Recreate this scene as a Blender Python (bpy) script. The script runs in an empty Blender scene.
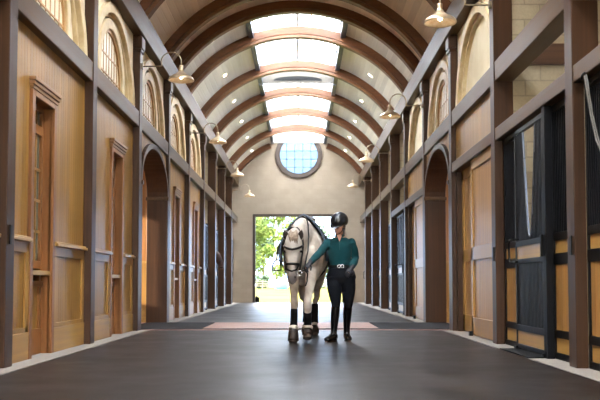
import bpy, bmesh, math, random
from mathutils import Vector, Matrix, noise
random.seed(7)
S = bpy.context.scene
COL = S.collection
PI = math.pi

# ------------------------------------------------------------------ dimensions
W = 2.585                 # distance of the post faces from the aisle axis
BAY = 3.14
def YK(k): return 7.72 + BAY*(k-1)
PS = 0.22                 # post size along the aisle
YFAR = 36.0
YBACK = YK(-3)            # wall behind the camera
OUT = 6.2                 # outer walls
ORD = ['zeroth','first','second','third','fourth','fifth','sixth','seventh','eighth','ninth','tenth','eleventh','twelfth']

# ------------------------------------------------------------------ materials
MAT = {}
def newmat(name):
    m = bpy.data.materials.new(name); m.use_nodes = True
    nt = m.node_tree; nt.nodes.clear()
    out = nt.nodes.new('ShaderNodeOutputMaterial')
    b = nt.nodes.new('ShaderNodeBsdfPrincipled')
    nt.links.new(b.outputs[0], out.inputs[0])
    MAT[name] = m
    return m, nt, b
def rgb(h):
    h = h.lstrip('#'); v = [int(h[i:i+2],16)/255 for i in (0,2,4)]
    return tuple((c/12.92 if c <= .04045 else ((c+.055)/1.055)**2.4) for c in v) + (1,)
def coords(nt):
    tc = nt.nodes.new('ShaderNodeTexCoord'); oi = nt.nodes.new('ShaderNodeObjectInfo')
    a = nt.nodes.new('ShaderNodeVectorMath'); a.operation = 'ADD'
    nt.links.new(tc.outputs['Object'], a.inputs[0]); nt.links.new(oi.outputs['Location'], a.inputs[1])
    return a.outputs[0]
def mathn(nt, op, a, b=None, c=None):
    n = nt.nodes.new('ShaderNodeMath'); n.operation = op
    for i, v in enumerate((a, b, c)):
        if v is None: continue
        if isinstance(v, (int, float)): n.inputs[i].default_value = v
        else: nt.links.new(v, n.inputs[i])
    return n.outputs[0]
def ramp(nt, fac, stops):
    r = nt.nodes.new('ShaderNodeValToRGB'); nt.links.new(fac, r.inputs[0])
    e = r.color_ramp.elements
    e[0].position, e[0].color = stops[0]; e[1].position, e[1].color = stops[-1]
    for p, c in stops[1:-1]:
        x = e.new(p); x.color = c
    return r.outputs[0]
def hsv(nt, col, val, sat=1.0):
    h = nt.nodes.new('ShaderNodeHueSaturation'); h.inputs['Saturation'].default_value = sat
    nt.links.new(col, h.inputs['Color'])
    if isinstance(val, (int, float)): h.inputs['Value'].default_value = val
    else: nt.links.new(val, h.inputs['Value'])
    return h.outputs[0]
def bump(nt, b, height, strength=.3, dist=.01):
    n = nt.nodes.new('ShaderNodeBump'); n.inputs['Strength'].default_value = strength
    n.inputs['Distance'].default_value = dist
    nt.links.new(height, n.inputs['Height']); nt.links.new(n.outputs[0], b.inputs['Normal'])

def wood(name, dark, light, board=None, bw=.1, grain='Z', rough=.42, var=.16, arc=None, spec=.5, along=.6):
    m, nt, b = newmat(name)
    v = coords(nt)
    sep = nt.nodes.new('ShaderNodeSeparateXYZ'); nt.links.new(v, sep.inputs[0])
    mp = nt.nodes.new('ShaderNodeMapping')
    mp.inputs['Scale'].default_value = [along if a == grain else 26 for a in 'XYZ']
    nt.links.new(v, mp.inputs['Vector'])
    nz = nt.nodes.new('ShaderNodeTexNoise'); nz.inputs['Scale'].default_value = 1; nz.inputs['Detail'].default_value = 5
    nz.inputs['Distortion'].default_value = .25
    nt.links.new(mp.outputs[0], nz.inputs['Vector'])
    big = nt.nodes.new('ShaderNodeTexNoise'); big.inputs['Scale'].default_value = 1.7; nt.links.new(v, big.inputs['Vector'])
    f = mathn(nt, 'MULTIPLY_ADD', big.outputs[0], .35, mathn(nt, 'MULTIPLY', nz.outputs[0], .7))
    c = ramp(nt, f, [(.22, rgb(dark)), (.8, rgb(light))])
    h = mathn(nt, 'MULTIPLY', nz.outputs[0], .12)
    if board or arc:
        if arc:
            ang = mathn(nt, 'ARCTAN2', mathn(nt, 'SUBTRACT', sep.outputs[2], arc[0]), sep.outputs[0])
            q = mathn(nt, 'MULTIPLY', ang, arc[1]/bw)
        else:
            q = mathn(nt, 'DIVIDE', sep.outputs['XYZ'.index(board)], bw)
        idx = mathn(nt, 'FLOOR', q)
        wn = nt.nodes.new('ShaderNodeTexWhiteNoise'); wn.noise_dimensions = '1D'; nt.links.new(idx, wn.inputs['W'])
        c = hsv(nt, c, mathn(nt, 'MULTIPLY_ADD', wn.outputs[0], var*2, 1-var))
        fr = mathn(nt, 'FRACT', q)
        edge = mathn(nt, 'MINIMUM', fr, mathn(nt, 'SUBTRACT', 1, fr))
        gr = mathn(nt, 'MINIMUM', mathn(nt, 'MULTIPLY', edge, 12), 1)
        h = mathn(nt, 'ADD', h, gr)
        bump(nt, b, h, .8, .008)
    else:
        pass
    nt.links.new(c, b.inputs['Base Color'])
    nt.links.new(mathn(nt, 'MULTIPLY_ADD', nz.outputs[0], .2, rough-.1), b.inputs['Roughness'])
    b.inputs['Specular IOR Level'].default_value = spec
    return m

def plain(name, col, rough=.5, metal=0, noise_amt=.12, scale=8, spec=.5, bmp=.15, col2=None, sheen=0, coat=0):
    m, nt, b = newmat(name)
    v = coords(nt)
    nz = nt.nodes.new('ShaderNodeTexNoise'); nz.inputs['Scale'].default_value = scale; nz.inputs['Detail'].default_value = 4
    nt.links.new(v, nz.inputs['Vector'])
    if col2:
        c = ramp(nt, nz.outputs[0], [(.35, rgb(col)), (.65, rgb(col2))])
    else:
        base = nt.nodes.new('ShaderNodeRGB'); base.outputs[0].default_value = rgb(col)
        c = hsv(nt, base.outputs[0], mathn(nt, 'MULTIPLY_ADD', nz.outputs[0], noise_amt*2, 1-noise_amt))
    nt.links.new(c, b.inputs['Base Color'])
    b.inputs['Roughness'].default_value = rough; b.inputs['Metallic'].default_value = metal
    b.inputs['Specular IOR Level'].default_value = spec
    b.inputs['Sheen Weight'].default_value = sheen
    b.inputs['Coat Weight'].default_value = coat
    if bmp: bump(nt, b, nz.outputs[0], bmp, .01)
    return m

def blocks(name, col, col2, mortar, bw=.4, bh=.2, ax='X', rough=.85, msize=.012, strength=.6, nscale=60, off=.5):
    m, nt, b = newmat(name)
    v = coords(nt)
    sep = nt.nodes.new('ShaderNodeSeparateXYZ'); nt.links.new(v, sep.inputs[0])
    cb = nt.nodes.new('ShaderNodeCombineXYZ')
    nt.links.new(sep.outputs['XYZ'.index(ax[0])], cb.inputs[0])
    nt.links.new(sep.outputs['XYZ'.index(ax[1]) if len(ax) > 1 else 2], cb.inputs[1])
    br = nt.nodes.new('ShaderNodeTexBrick'); nt.links.new(cb.outputs[0], br.inputs['Vector'])
    br.inputs['Scale'].default_value = 1; br.inputs['Brick Width'].default_value = bw; br.inputs['Row Height'].default_value = bh
    br.inputs['Mortar Size'].default_value = msize; br.inputs['Mortar Smooth'].default_value = .2
    br.offset = off
    br.inputs['Color1'].default_value = rgb(col); br.inputs['Color2'].default_value = rgb(col2); br.inputs['Mortar'].default_value = rgb(mortar)
    nz = nt.nodes.new('ShaderNodeTexNoise'); nz.inputs['Scale'].default_value = nscale; nz.inputs['Detail'].default_value = 4
    nt.links.new(v, nz.inputs['Vector'])
    big = nt.nodes.new('ShaderNodeTexNoise'); big.inputs['Scale'].default_value = 2.2; big.inputs['Detail'].default_value = 5; nt.links.new(v, big.inputs['Vector'])
    c = hsv(nt, br.outputs[0], mathn(nt, 'MULTIPLY_ADD', mathn(nt, 'ADD', nz.outputs[0], big.outputs[0]), .35, .65))
    nt.links.new(c, b.inputs['Base Color'])
    nt.links.new(mathn(nt, 'MULTIPLY_ADD', big.outputs[0], .25, rough-.12), b.inputs['Roughness'])
    h = mathn(nt, 'SUBTRACT', mathn(nt, 'MULTIPLY', nz.outputs[0], .4), br.outputs['Fac'])
    bump(nt, b, h, strength, .008)
    return m

wood('timber_z', '#26170c', '#472b15', grain='Z', rough=.42, spec=.3)
wood('timber_y', '#35240f', '#5c4228', grain='Y', rough=.44, spec=.32)
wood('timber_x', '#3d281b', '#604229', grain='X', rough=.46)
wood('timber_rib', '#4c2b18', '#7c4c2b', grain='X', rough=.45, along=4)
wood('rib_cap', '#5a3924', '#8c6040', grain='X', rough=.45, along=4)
wood('honey_boards', '#754f1f', '#a67b38', board='Y', bw=.095, grain='Z', rough=.4)
wood('honey_boards_x', '#855426', '#b07a40', board='X', bw=.095, grain='Z', rough=.45)
wood('honey_z', '#7c5523', '#ad823f', grain='Z', rough=.38)
wood('honey_y', '#855d2b', '#b78f4c', grain='Y', rough=.36)
wood('casing_z', '#633c1a', '#945f2e', grain='Z', rough=.42)
wood('casing_y', '#7a5334', '#a67b50', grain='Y', rough=.42)
wood('door_boards', '#85592a', '#b8894a', board='Y', bw=.12, grain='Z', rough=.4, var=.1)
wood('ceiling_boards', '#e6dfcc', '#f7f3e6', grain='Y', rough=.4, bw=.145, var=.09, arc=(3.65, 3.3))
wood('ceiling_boards_near', '#eddac3', '#fbecd8', grain='Y', rough=.5, bw=.145, var=.09, arc=(3.65, 3.3))
plain('plaster', '#e6d8b8', .75, col2='#dccba6', scale=3, bmp=.05)
plain('cream_trim', '#d9c49c', .5, col2='#c7ae82', scale=6, bmp=.05)
plain('cream_pane', '#e3d6b8', .35, col2='#d8c7a2', scale=5, bmp=0)
plain('dim_pane', '#6f7062', .18, bmp=0)
plain('pale_bar', '#b48a58', .45, bmp=.05)
blocks('block_wall', '#a39583', '#9f917f', '#9b8d7b', .4, .2, 'X', nscale=45, strength=.35, msize=.006)
blocks('stall_block', '#a8987a', '#a29274', '#92836a', .4, .2, 'X', nscale=40)
blocks('brick_paving', '#94665a', '#a37a6b', '#85705f', .2, .1, 'XY', rough=.6, nscale=30, msize=.008)
plain('kerb', '#867e75', .8, scale=14, noise_amt=.15)
plain('fascia_grey', '#4c5568', .45, noise_amt=.08)
plain('bulkhead_grey', '#5f5a52', .7)
plain('bar_grey', '#a3a7ad', .5, noise_amt=.05)
plain('well_white', '#f4efe6', .7, noise_amt=.04, scale=3)
plain('black_metal', '#08090b', .45, spec=.2, metal=0, noise_amt=.1)
plain('blue_black_metal', '#080a0f', .5, spec=.15, metal=0, noise_amt=.1)
plain('grey_metal', '#6d7480', .35, metal=.7)
plain('bronze', '#43372f', .45, metal=.2)
plain('lamp_metal', '#d9c6a8', .3, metal=.55, col2='#c4a886', scale=12, bmp=.03)
plain('lamp_arm', '#a89880', .35, metal=.7)
plain('outer_wall', '#b5a789', .85)
plain('roof_felt', '#8c8478', .9)
plain('teal_shirt', '#0f3d42', .85, spec=.15, noise_amt=.15, scale=18, bmp=.25, sheen=.05)
plain('teal_trim', '#173f45', .8)
plain('breeches', '#0a0e16', .75, spec=.15, noise_amt=.15, scale=20, bmp=.15)
plain('boot_leather', '#09090b', .26, noise_amt=.2, scale=14, bmp=.08)
plain('glove', '#14151f', .6, bmp=.1)
plain('skin', '#cf9a80', .5, noise_amt=.06, scale=20, bmp=.02)
plain('lips', '#93544b', .45, bmp=0)
plain('hair', '#2b1c15', .5, scale=60)
plain('helmet_shell', '#15171c', .28, noise_amt=.2, coat=.4)
plain('helmet_stripe', '#4b5058', .35, metal=.3)
plain('silver', '#c9ccd2', .2, metal=1, bmp=0)
plain('leather_black', '#0c0a09', .4, spec=.3, noise_amt=.2)
plain('leather_brown', '#3b2618', .45)
plain('pad_navy', '#10151f', .8, spec=.2, noise_amt=.2, sheen=.05)
plain('pad_trim', '#3c4858', .6)
plain('wrap_black', '#0a0b0e', .75, spec=.2, scale=30)
plain('fleece', '#c9beb0', .95, scale=60, bmp=.5)
plain('hoof_boot', '#33251d', .6, col2='#1b1512', scale=20)
plain('hoof', '#5b4a3c', .5)
plain('mane', '#94826e', .7, scale=40, col2='#6d5d4e', bmp=.5)
plain('tail_hair', '#cfc6b8', .7, scale=40)
plain('bay_coat', '#3a2216', .55, scale=6)
plain('eye', '#0b0908', .1, bmp=0)
plain('ear_inside', '#2c211c', .9)
plain('grass', '#6b6238', 1, col2='#575c2c', scale=.35, bmp=0, spec=0)
plain('fence_wood', '#6a6458', .8)
plain('bark', '#463c32', .9)
plain('birch', '#d8d5cc', .8)
plain('leaf_light', '#58642a', .7, col2='#3f5322', scale=.6, bmp=0, spec=.1)
plain('leaf_dark', '#35492a', .7, col2='#2a4230', scale=.6, bmp=0)
plain('teal_plastic', '#3f9c84', .5)
plain('rope_pale', '#6b675f', .7, scale=60)
plain('rubber_mat', '#0f0f11', .85, spec=.15, scale=20)

# grey horse coat with a dark muzzle and dappling
m, nt, b = newmat('grey_coat')
tc = nt.nodes.new('ShaderNodeTexCoord')
sep = nt.nodes.new('ShaderNodeSeparateXYZ'); nt.links.new(tc.outputs['Object'], sep.inputs[0])
nz = nt.nodes.new('ShaderNodeTexNoise'); nz.inputs['Scale'].default_value = 7; nz.inputs['Detail'].default_value = 4
nt.links.new(tc.outputs['Object'], nz.inputs['Vector'])
c0 = ramp(nt, nz.outputs[0], [(.35, rgb('#b0a293')), (.5, rgb('#c8bcae')), (.7, rgb('#dad1c5'))])
def mixc(nt, fac, a, bb):
    n = nt.nodes.new('ShaderNodeMix'); n.data_type = 'RGBA'; nt.links.new(fac, n.inputs[0])
    nt.links.new(a, n.inputs[6])
    if isinstance(bb, tuple): n.inputs[7].default_value = bb
    else: nt.links.new(bb, n.inputs[7])
    return n.outputs[2]
def smooth(nt, v, a, b_):
    n = nt.nodes.new('ShaderNodeMapRange'); n.interpolation_type = 'LINEAR'; n.clamp = True
    nt.links.new(v, n.inputs[0]); n.inputs[1].default_value = a; n.inputs[2].default_value = b_
    return n.outputs[0]
face = mathn(nt, 'MULTIPLY', smooth(nt, sep.outputs[1], -.44, -.52), smooth(nt, sep.outputs[2], .76, .80))
c1 = mixc(nt, mathn(nt, 'MULTIPLY', face, mathn(nt, 'MULTIPLY_ADD', nz.outputs[0], .5, .35)), c0, rgb('#9a958f'))
muz = mathn(nt, 'MULTIPLY', smooth(nt, sep.outputs[1], -.50, -.56), smooth(nt, sep.outputs[2], .98, .86))
c2 = mixc(nt, mathn(nt, 'MULTIPLY', muz, .85), c1, rgb('#4f484a'))
knee = mathn(nt, 'MULTIPLY', smooth(nt, sep.outputs[2], .56, .48), smooth(nt, sep.outputs[2], .38, .44))
c3 = mixc(nt, mathn(nt, 'MULTIPLY', knee, .55), c2, rgb('#7f7068'))
c3 = mixc(nt, smooth(nt, sep.outputs[2], .135, .105), c3, rgb('#3d3128'))
nt.links.new(c3, b.inputs['Base Color']); b.inputs['Roughness'].default_value = .6; b.inputs['Sheen Weight'].default_value = .15

# main floor: dark rubber pavers
m, nt, b = newmat('rubber_pavers')
v = coords(nt)
sep = nt.nodes.new('ShaderNodeSeparateXYZ'); nt.links.new(v, sep.inputs[0])
br = nt.nodes.new('ShaderNodeTexBrick'); nt.links.new(v, br.inputs['Vector'])
br.inputs['Scale'].default_value = 1; br.inputs['Brick Width'].default_value = .22; br.inputs['Row Height'].default_value = .11
br.inputs['Mortar Size'].default_value = .004
nz = nt.nodes.new('ShaderNodeTexNoise'); nz.inputs['Scale'].default_value = 1.3; nz.inputs['Detail'].default_value = 8; nz.inputs['Roughness'].default_value = .65
nt.links.new(v, nz.inputs['Vector'])
n2 = nt.nodes.new('ShaderNodeTexNoise'); n2.inputs['Scale'].default_value = 70; n2.inputs['Detail'].default_value = 3
nt.links.new(v, n2.inputs['Vector'])
c = ramp(nt, nz.outputs[0], [(.3, rgb('#171412')), (.55, rgb('#201b1a')), (.75, rgb('#2e2826'))])
c = hsv(nt, c, mathn(nt, 'MULTIPLY_ADD', n2.outputs[0], .5, .75))
nt.links.new(c, b.inputs['Base Color'])
nt.links.new(mathn(nt, 'MULTIPLY_ADD', nz.outputs[0], .28, .26), b.inputs['Roughness']); b.inputs['Specular IOR Level'].default_value = .2
h = mathn(nt, 'SUBTRACT', mathn(nt, 'MULTIPLY', n2.outputs[0], .5), br.outputs['Fac'])
bump(nt, b, h, .35, .004)

# glass
def glass(name, tint, gloss=.08, diff=.0):
    m = bpy.data.materials.new(name); m.use_nodes = True; nt = m.node_tree; nt.nodes.clear(); MAT[name] = m
    out = nt.nodes.new('ShaderNodeOutputMaterial')
    t = nt.nodes.new('ShaderNodeBsdfTransparent'); t.inputs[0].default_value = tint
    g = nt.nodes.new('ShaderNodeBsdfGlossy'); g.inputs['Roughness'].default_value = .05
    mx = nt.nodes.new('ShaderNodeMixShader'); mx.inputs[0].default_value = gloss
    nt.links.new(t.outputs[0], mx.inputs[1]); nt.links.new(g.outputs[0], mx.inputs[2])
    last = mx.outputs[0]
    if diff:
        d = nt.nodes.new('ShaderNodeBsdfTranslucent'); d.inputs[0].default_value = (.9,.92,.95,1)
        m2 = nt.nodes.new('ShaderNodeMixShader'); m2.inputs[0].default_value = diff
        nt.links.new(last, m2.inputs[1]); nt.links.new(d.outputs[0], m2.inputs[2]); last = m2.outputs[0]
    nt.links.new(last, out.inputs[0])
glass('clear_glass', (.85,.92,.95,1))
glass('round_glass', (.34,.40,.44,1), .02)
glass('skylight_glass', (.86,.90,.94,1), .04, .6)
def emit(name, col, st):
    m, nt, b = newmat(name); b.inputs['Base Color'].default_value = (1,1,1,1)
    b.inputs['Emission Color'].default_value = col; b.inputs['Emission Strength'].default_value = st
emit('downlight_glow', (1,.88,.66,1), 14)
emit('bulb_fill', (1,.86,.66,1), 16)  # added glow in lamps that look unlit, to brighten the interior

# ------------------------------------------------------------------ mesh helpers
class MB:
    def __init__(self): self.bm = bmesh.new()
    def box(self, x0, x1, y0, y1, z0, z1):
        if x0 > x1: x0, x1 = x1, x0
        if y0 > y1: y0, y1 = y1, y0
        if z0 > z1: z0, z1 = z1, z0
        v = [self.bm.verts.new(p) for p in ((x0,y0,z0),(x1,y0,z0),(x1,y1,z0),(x0,y1,z0),(x0,y0,z1),(x1,y0,z1),(x1,y1,z1),(x0,y1,z1))]
        for f in ((0,3,2,1),(4,5,6,7),(0,1,5,4),(1,2,6,5),(2,3,7,6),(3,0,4,7)): self.bm.faces.new([v[i] for i in f])
        return self
    def prism(self, pts, fn0, fn1):
        """closed polygon pts (2D) extruded between two mappings to 3D"""
        a = [self.bm.verts.new(fn0(*p)) for p in pts]; c = [self.bm.verts.new(fn1(*p)) for p in pts]
        n = len(pts)
        self.bm.faces.new(a); self.bm.faces.new(c[::-1])
        for i in range(n): self.bm.faces.new((a[i], c[i], c[(i+1) % n], a[(i+1) % n]))
        return self
    def band(self, inner, outer, fn0, fn1, closed=False):
        """strip between two matching 2D polylines, extruded"""
        n = len(inner)
        g = [[self.bm.verts.new(fn(*p)) for p in line] for fn in (fn0, fn1) for line in (inner, outer)]
        i0, o0, i1, o1 = g
        rng = range(n if closed else n-1)
        for i in rng:
            j = (i+1) % n
            self.bm.faces.new((i0[i], i0[j], o0[j], o0[i])); self.bm.faces.new((i1[i], o1[i], o1[j], i1[j]))
            self.bm.faces.new((i0[i], i1[i], i1[j], i0[j])); self.bm.faces.new((o0[i], o0[j], o1[j], o1[i]))
        if not closed:
            for i in (0, n-1): self.bm.faces.new((i0[i], o0[i], o1[i], i1[i]))
        return self
    def tube(self, pts, r, n=8, closed=False):
        pts = [Vector(p) for p in pts]; m = len(pts); rings = []
        rr = r if isinstance(r, (list, tuple)) else [r]*m
        prev = None
        for i, p in enumerate(pts):
            if closed: t = (pts[(i+1) % m]-pts[i-1]).normalized()
            else: t = (pts[min(i+1, m-1)]-pts[max(i-1, 0)]).normalized()
            if prev is None:
                ref = Vector((0,0,1)) if abs(t.z) < .9 else Vector((1,0,0))
                a = t.cross(ref).normalized()
            else:
                a = (prev - t*prev.dot(t)).normalized()
            prev = a; bb = t.cross(a)
            rings.append([self.bm.verts.new(p+(a*math.cos(q)+bb*math.sin(q))*rr[i]) for q in [2*PI*k/n for k in range(n)]])
        for i in range(m if closed else m-1):
            A, B = rings[i], rings[(i+1) % m]
            for k in range(n): self.bm.faces.new((A[k], A[(k+1)%n], B[(k+1)%n], B[k]))
        if not closed: self.bm.faces.new(rings[0][::-1]); self.bm.faces.new(rings[-1])
        return self
    def loft(self, secs, side=(1,0,0), n=20, peak=0):
        """secs: (center, a, b): ellipse half-sizes along side and across it, rings normal to the path; ends closed"""
        side = Vector(side); C = [Vector(s[0]) for s in secs]; m = len(C); rings = []
        for i in range(m):
            t = (C[min(i+1, m-1)]-C[max(i-1, 0)]).normalized()
            a = (side - t*side.dot(t)).normalized(); bb = t.cross(a)
            ra, rb = secs[i][1], secs[i][2]
            pk = peak[i] if isinstance(peak, (list, tuple)) else peak
            f_ = lambda q: math.sin(q) if math.sin(q) > 0 or not pk else (1-pk)*math.sin(q)-pk*(1-abs(math.cos(q))**1.15)
            rings.append([self.bm.verts.new(C[i]+a*math.cos(q)*ra+bb*f_(q)*rb) for q in [2*PI*k/n for k in range(n)]])
        for i in range(m-1):
            for k in range(n): self.bm.faces.new((rings[i][k], rings[i][(k+1)%n], rings[i+1][(k+1)%n], rings[i+1][k]))
        self.bm.faces.new(rings[0][::-1]); self.bm.faces.new(rings[-1])
        return self
    def ball(self, c, r, seg=16, rot=None):
        if isinstance(r, (int, float)): r = (r, r, r)
        M = Matrix.Translation(c) @ (rot or Matrix.Identity(4)) @ Matrix.Diagonal((*r, 1))
        bmesh.ops.create_uvsphere(self.bm, u_segments=seg, v_segments=max(6, seg//2), radius=1, matrix=M)
        return self
    def lathe(self, prof, c=(0,0,0), n=24):
        rings = []
        for r, z in prof:
            rings.append([self.bm.verts.new((c[0]+r*math.cos(2*PI*k/n), c[1]+r*math.sin(2*PI*k/n), c[2]+z)) for k in range(n)])
        for i in range(len(rings)-1):
            for k in range(n): self.bm.faces.new((rings[i][k], rings[i][(k+1)%n], rings[i+1][(k+1)%n], rings[i+1][k]))
        self.bm.faces.new(rings[0][::-1]); self.bm.faces.new(rings[-1])
        return self
    def build(self, name, mat, parent=None, loc=None, smooth=False, bevel=0, remesh=0, smooth_it=3, subsurf=0, rot=None):
        bm = self.bm
        bmesh.ops.recalc_face_normals(bm, faces=bm.faces)
        me = bpy.data.meshes.new(name); bm.to_mesh(me); bm.free()
        me.materials.append(MAT[mat] if isinstance(mat, str) else mat)
        o = bpy.data.objects.new(name, me); COL.objects.link(o)
        if remesh:
            q = o.modifiers.new('r', 'REMESH'); q.mode = 'VOXEL'; q.voxel_size = remesh
            if smooth_it:
                q = o.modifiers.new('s', 'SMOOTH'); q.iterations = smooth_it; q.factor = .5
            dg = bpy.context.evaluated_depsgraph_get()
            me2 = bpy.data.meshes.new_from_object(o.evaluated_get(dg))
            o.modifiers.clear(); o.data = me2; bpy.data.meshes.remove(me); me = me2
            if not me.materials: me.materials.append(MAT[mat])
        if smooth or remesh:
            for p in me.polygons: p.use_smooth = True
        if bevel:
            q = o.modifiers.new('b', 'BEVEL'); q.width = bevel; q.segments = 2; q.limit_method = 'ANGLE'
        if subsurf:
            q = o.modifiers.new('ss', 'SUBSURF'); q.levels = subsurf; q.render_levels = subsurf
        if loc: o.location = loc
        if rot: o.rotation_euler = rot
        if parent: o.parent = parent
        return o
def tag(o, label=None, cat=None, group=None, kind=None):
    if label: o['label'] = label
    if cat: o['category'] = cat
    if group: o['group'] = group
    if kind: o['kind'] = kind
    return o
def empty(name, loc=(0,0,0), rz=0, **k):
    o = bpy.data.objects.new(name, None); COL.objects.link(o); o.location = loc; o.rotation_euler = (0,0,rz)
    o.empty_display_size = .2
    return tag(o, **k)
KIDS = {}
def dup(o, parent=None):
    c = o.copy(); COL.objects.link(c)
    if parent is not None: c.parent = parent
    for ch in [q for q in bpy.data.objects if q.parent == o]: dup(ch, c)
    return c
def struct(o, label, cat): return tag(o, label, cat, kind='structure')
def side_name(s): return 'right' if s > 0 else 'left'
def arcpts(cx, cy, rx, ry, a0, a1, n):
    return [(cx+rx*math.cos(a0+(a1-a0)*i/n), cy+ry*math.sin(a0+(a1-a0)*i/n)) for i in range(n+1)]
def XZ(y): return lambda a, b: (a, y, b)
def YZ(x): return lambda a, b: (x, a, b)

# ------------------------------------------------------------------ floor, kerbs, crossing
YC0, YC1 = YK(3)+.2, YK(4)
def floor_piece(name, x0, x1, y0, y1, mat, label, z=0, th=.12):
    return struct(MB().box(x0, x1, y0, y1, z-th, z).build(name, mat), label, 'floor')
K = 2.43
floor_piece('floor', -K, K, YBACK, YC0, 'rubber_pavers', 'dark rubber paver floor of the aisle in front of the brick crossing')
floor_piece('floor.001', -K, K, YC1, YFAR+.25, 'rubber_pavers', 'bluish shining paver floor of the aisle beyond the brick crossing')
floor_piece('floor.002', -OUT, OUT, YC0, YC1, 'brick_paving', 'pinkish red brick band crossing the aisle between the two arches')
for s in (-1, 1):
    floor_piece('floor', s*K, s*OUT, YBACK, YC0, 'kerb', 'pale concrete strip along the %s wall in front of the brick crossing' % side_name(s), z=.004)
    floor_piece('floor', s*K, s*OUT, YC1, YFAR+.25, 'kerb', 'pale concrete strip along the %s wall beyond the brick crossing' % side_name(s), z=.004)
yc = (YC0+YC1)/2
tag(MB().box(-2.95, -1.62, YC0+.22, YC1-.22, .001, .012).build('rubber_mat', 'rubber_mat'), 'black rubber mat on the bricks by the left arch', 'mat')
tag(MB().box(1.45, 2.95, YC0+.22, YC1-.22, .001, .012).build('rubber_mat', 'rubber_mat'), 'black rubber mat on the bricks by the right arch', 'mat')
tag(MB().box(-1.62, 1.45, YC0+.25, YC0+.45, .001, .010).build('rubber_mat', 'rubber_mat'), 'long black rubber runner on the near edge of the bricks', 'mat')

# ------------------------------------------------------------------ timber posts
def make_post(s, k, full=True, deep=False):
    t = empty('timber_post', (s*W, YK(k), 0), 0,
              label='%sdark timber post on the %s wall, %s from the camera end' % ('tall ' if k > 0 else '', side_name(s), ORD[k+3]),
              cat='post', group='timber posts along the aisle')
    d = .25 if deep else .11
    MB().box(0, s*d, 0, PS, 0, 2.63).box(0, s*.25, 0, PS, 2.61, 4.93).build('shaft', 'timber_z', t, bevel=.008)
    MB().box(-s*.035, s*.1, -.03, PS+.03, 4.70, 4.90).box(-s*.02, s*.1, -.015, PS+.015, 4.64, 4.70).build('capital', 'timber_z', t, bevel=.012)
    return t
STALL = {(1, 0), (1, 1), (1, 5), (1, 6), (1, 7), (1, 8), (1, 9), (-1, 6), (-1, 7), (-1, 8), (-1, 9), (-1, 0)}
for s in (-1, 1):
    for k in range(-2, 10):
        make_post(s, k, deep=(k >= 6))
# small latch plates on posts (dark keepers)
for s, k, z in ((1,1,1.12), (1,2,1.15), (-1,1,1.22)):
    tag(MB().box(s*(W-.012), s*W, YK(k)+.07, YK(k)+.13, z-.09, z+.09).build('keeper_plate', 'black_metal', bevel=.004),
        'small dark metal keeper plate on the %s post of the %s wall' % ('nearest visible' if k == 1 else 'next', side_name(s)), 'latch plate')

# ------------------------------------------------------------------ long beams
for s in (-1, 1):
    n = side_name(s)
    tag(MB().box(s*(W+.012), s*(W+.25), YBACK, YFAR, 3.38, 3.64).build('timber_beam', 'timber_y', bevel=.01),
        'long dark timber beam between the lower wall and the arched windows, %s side' % n, 'beam')
    tag(MB().box(s*(W-.05), s*(W+.27), YBACK, YFAR, 4.93, 5.35).build('eave_beam', 'timber_y', bevel=.012),
        'deep timber eave beam carrying the vaulted ceiling, %s side' % n, 'beam')
    for (a, b_) in (((2,3),(4,5)) if s > 0 else ()):
        pass

def header(s, k):
    tag(MB().box(s*(W+.008), s*(W+.15), YK(k)+PS, YK(k+1), 2.61, 2.77).build('door_header', 'timber_y', bevel=.008),
        'timber header beam above the %s' % {0: 'nearest stall at the right picture edge', 1: 'black grilled stall door on the right', 2: 'large wooden sliding door on the right', 4: 'pale wooden door beyond the right arch', 5: 'first far stall past the right arch'}[k], 'beam')
for k in (0, 1, 2, 4, 5): header(1, k)

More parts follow.
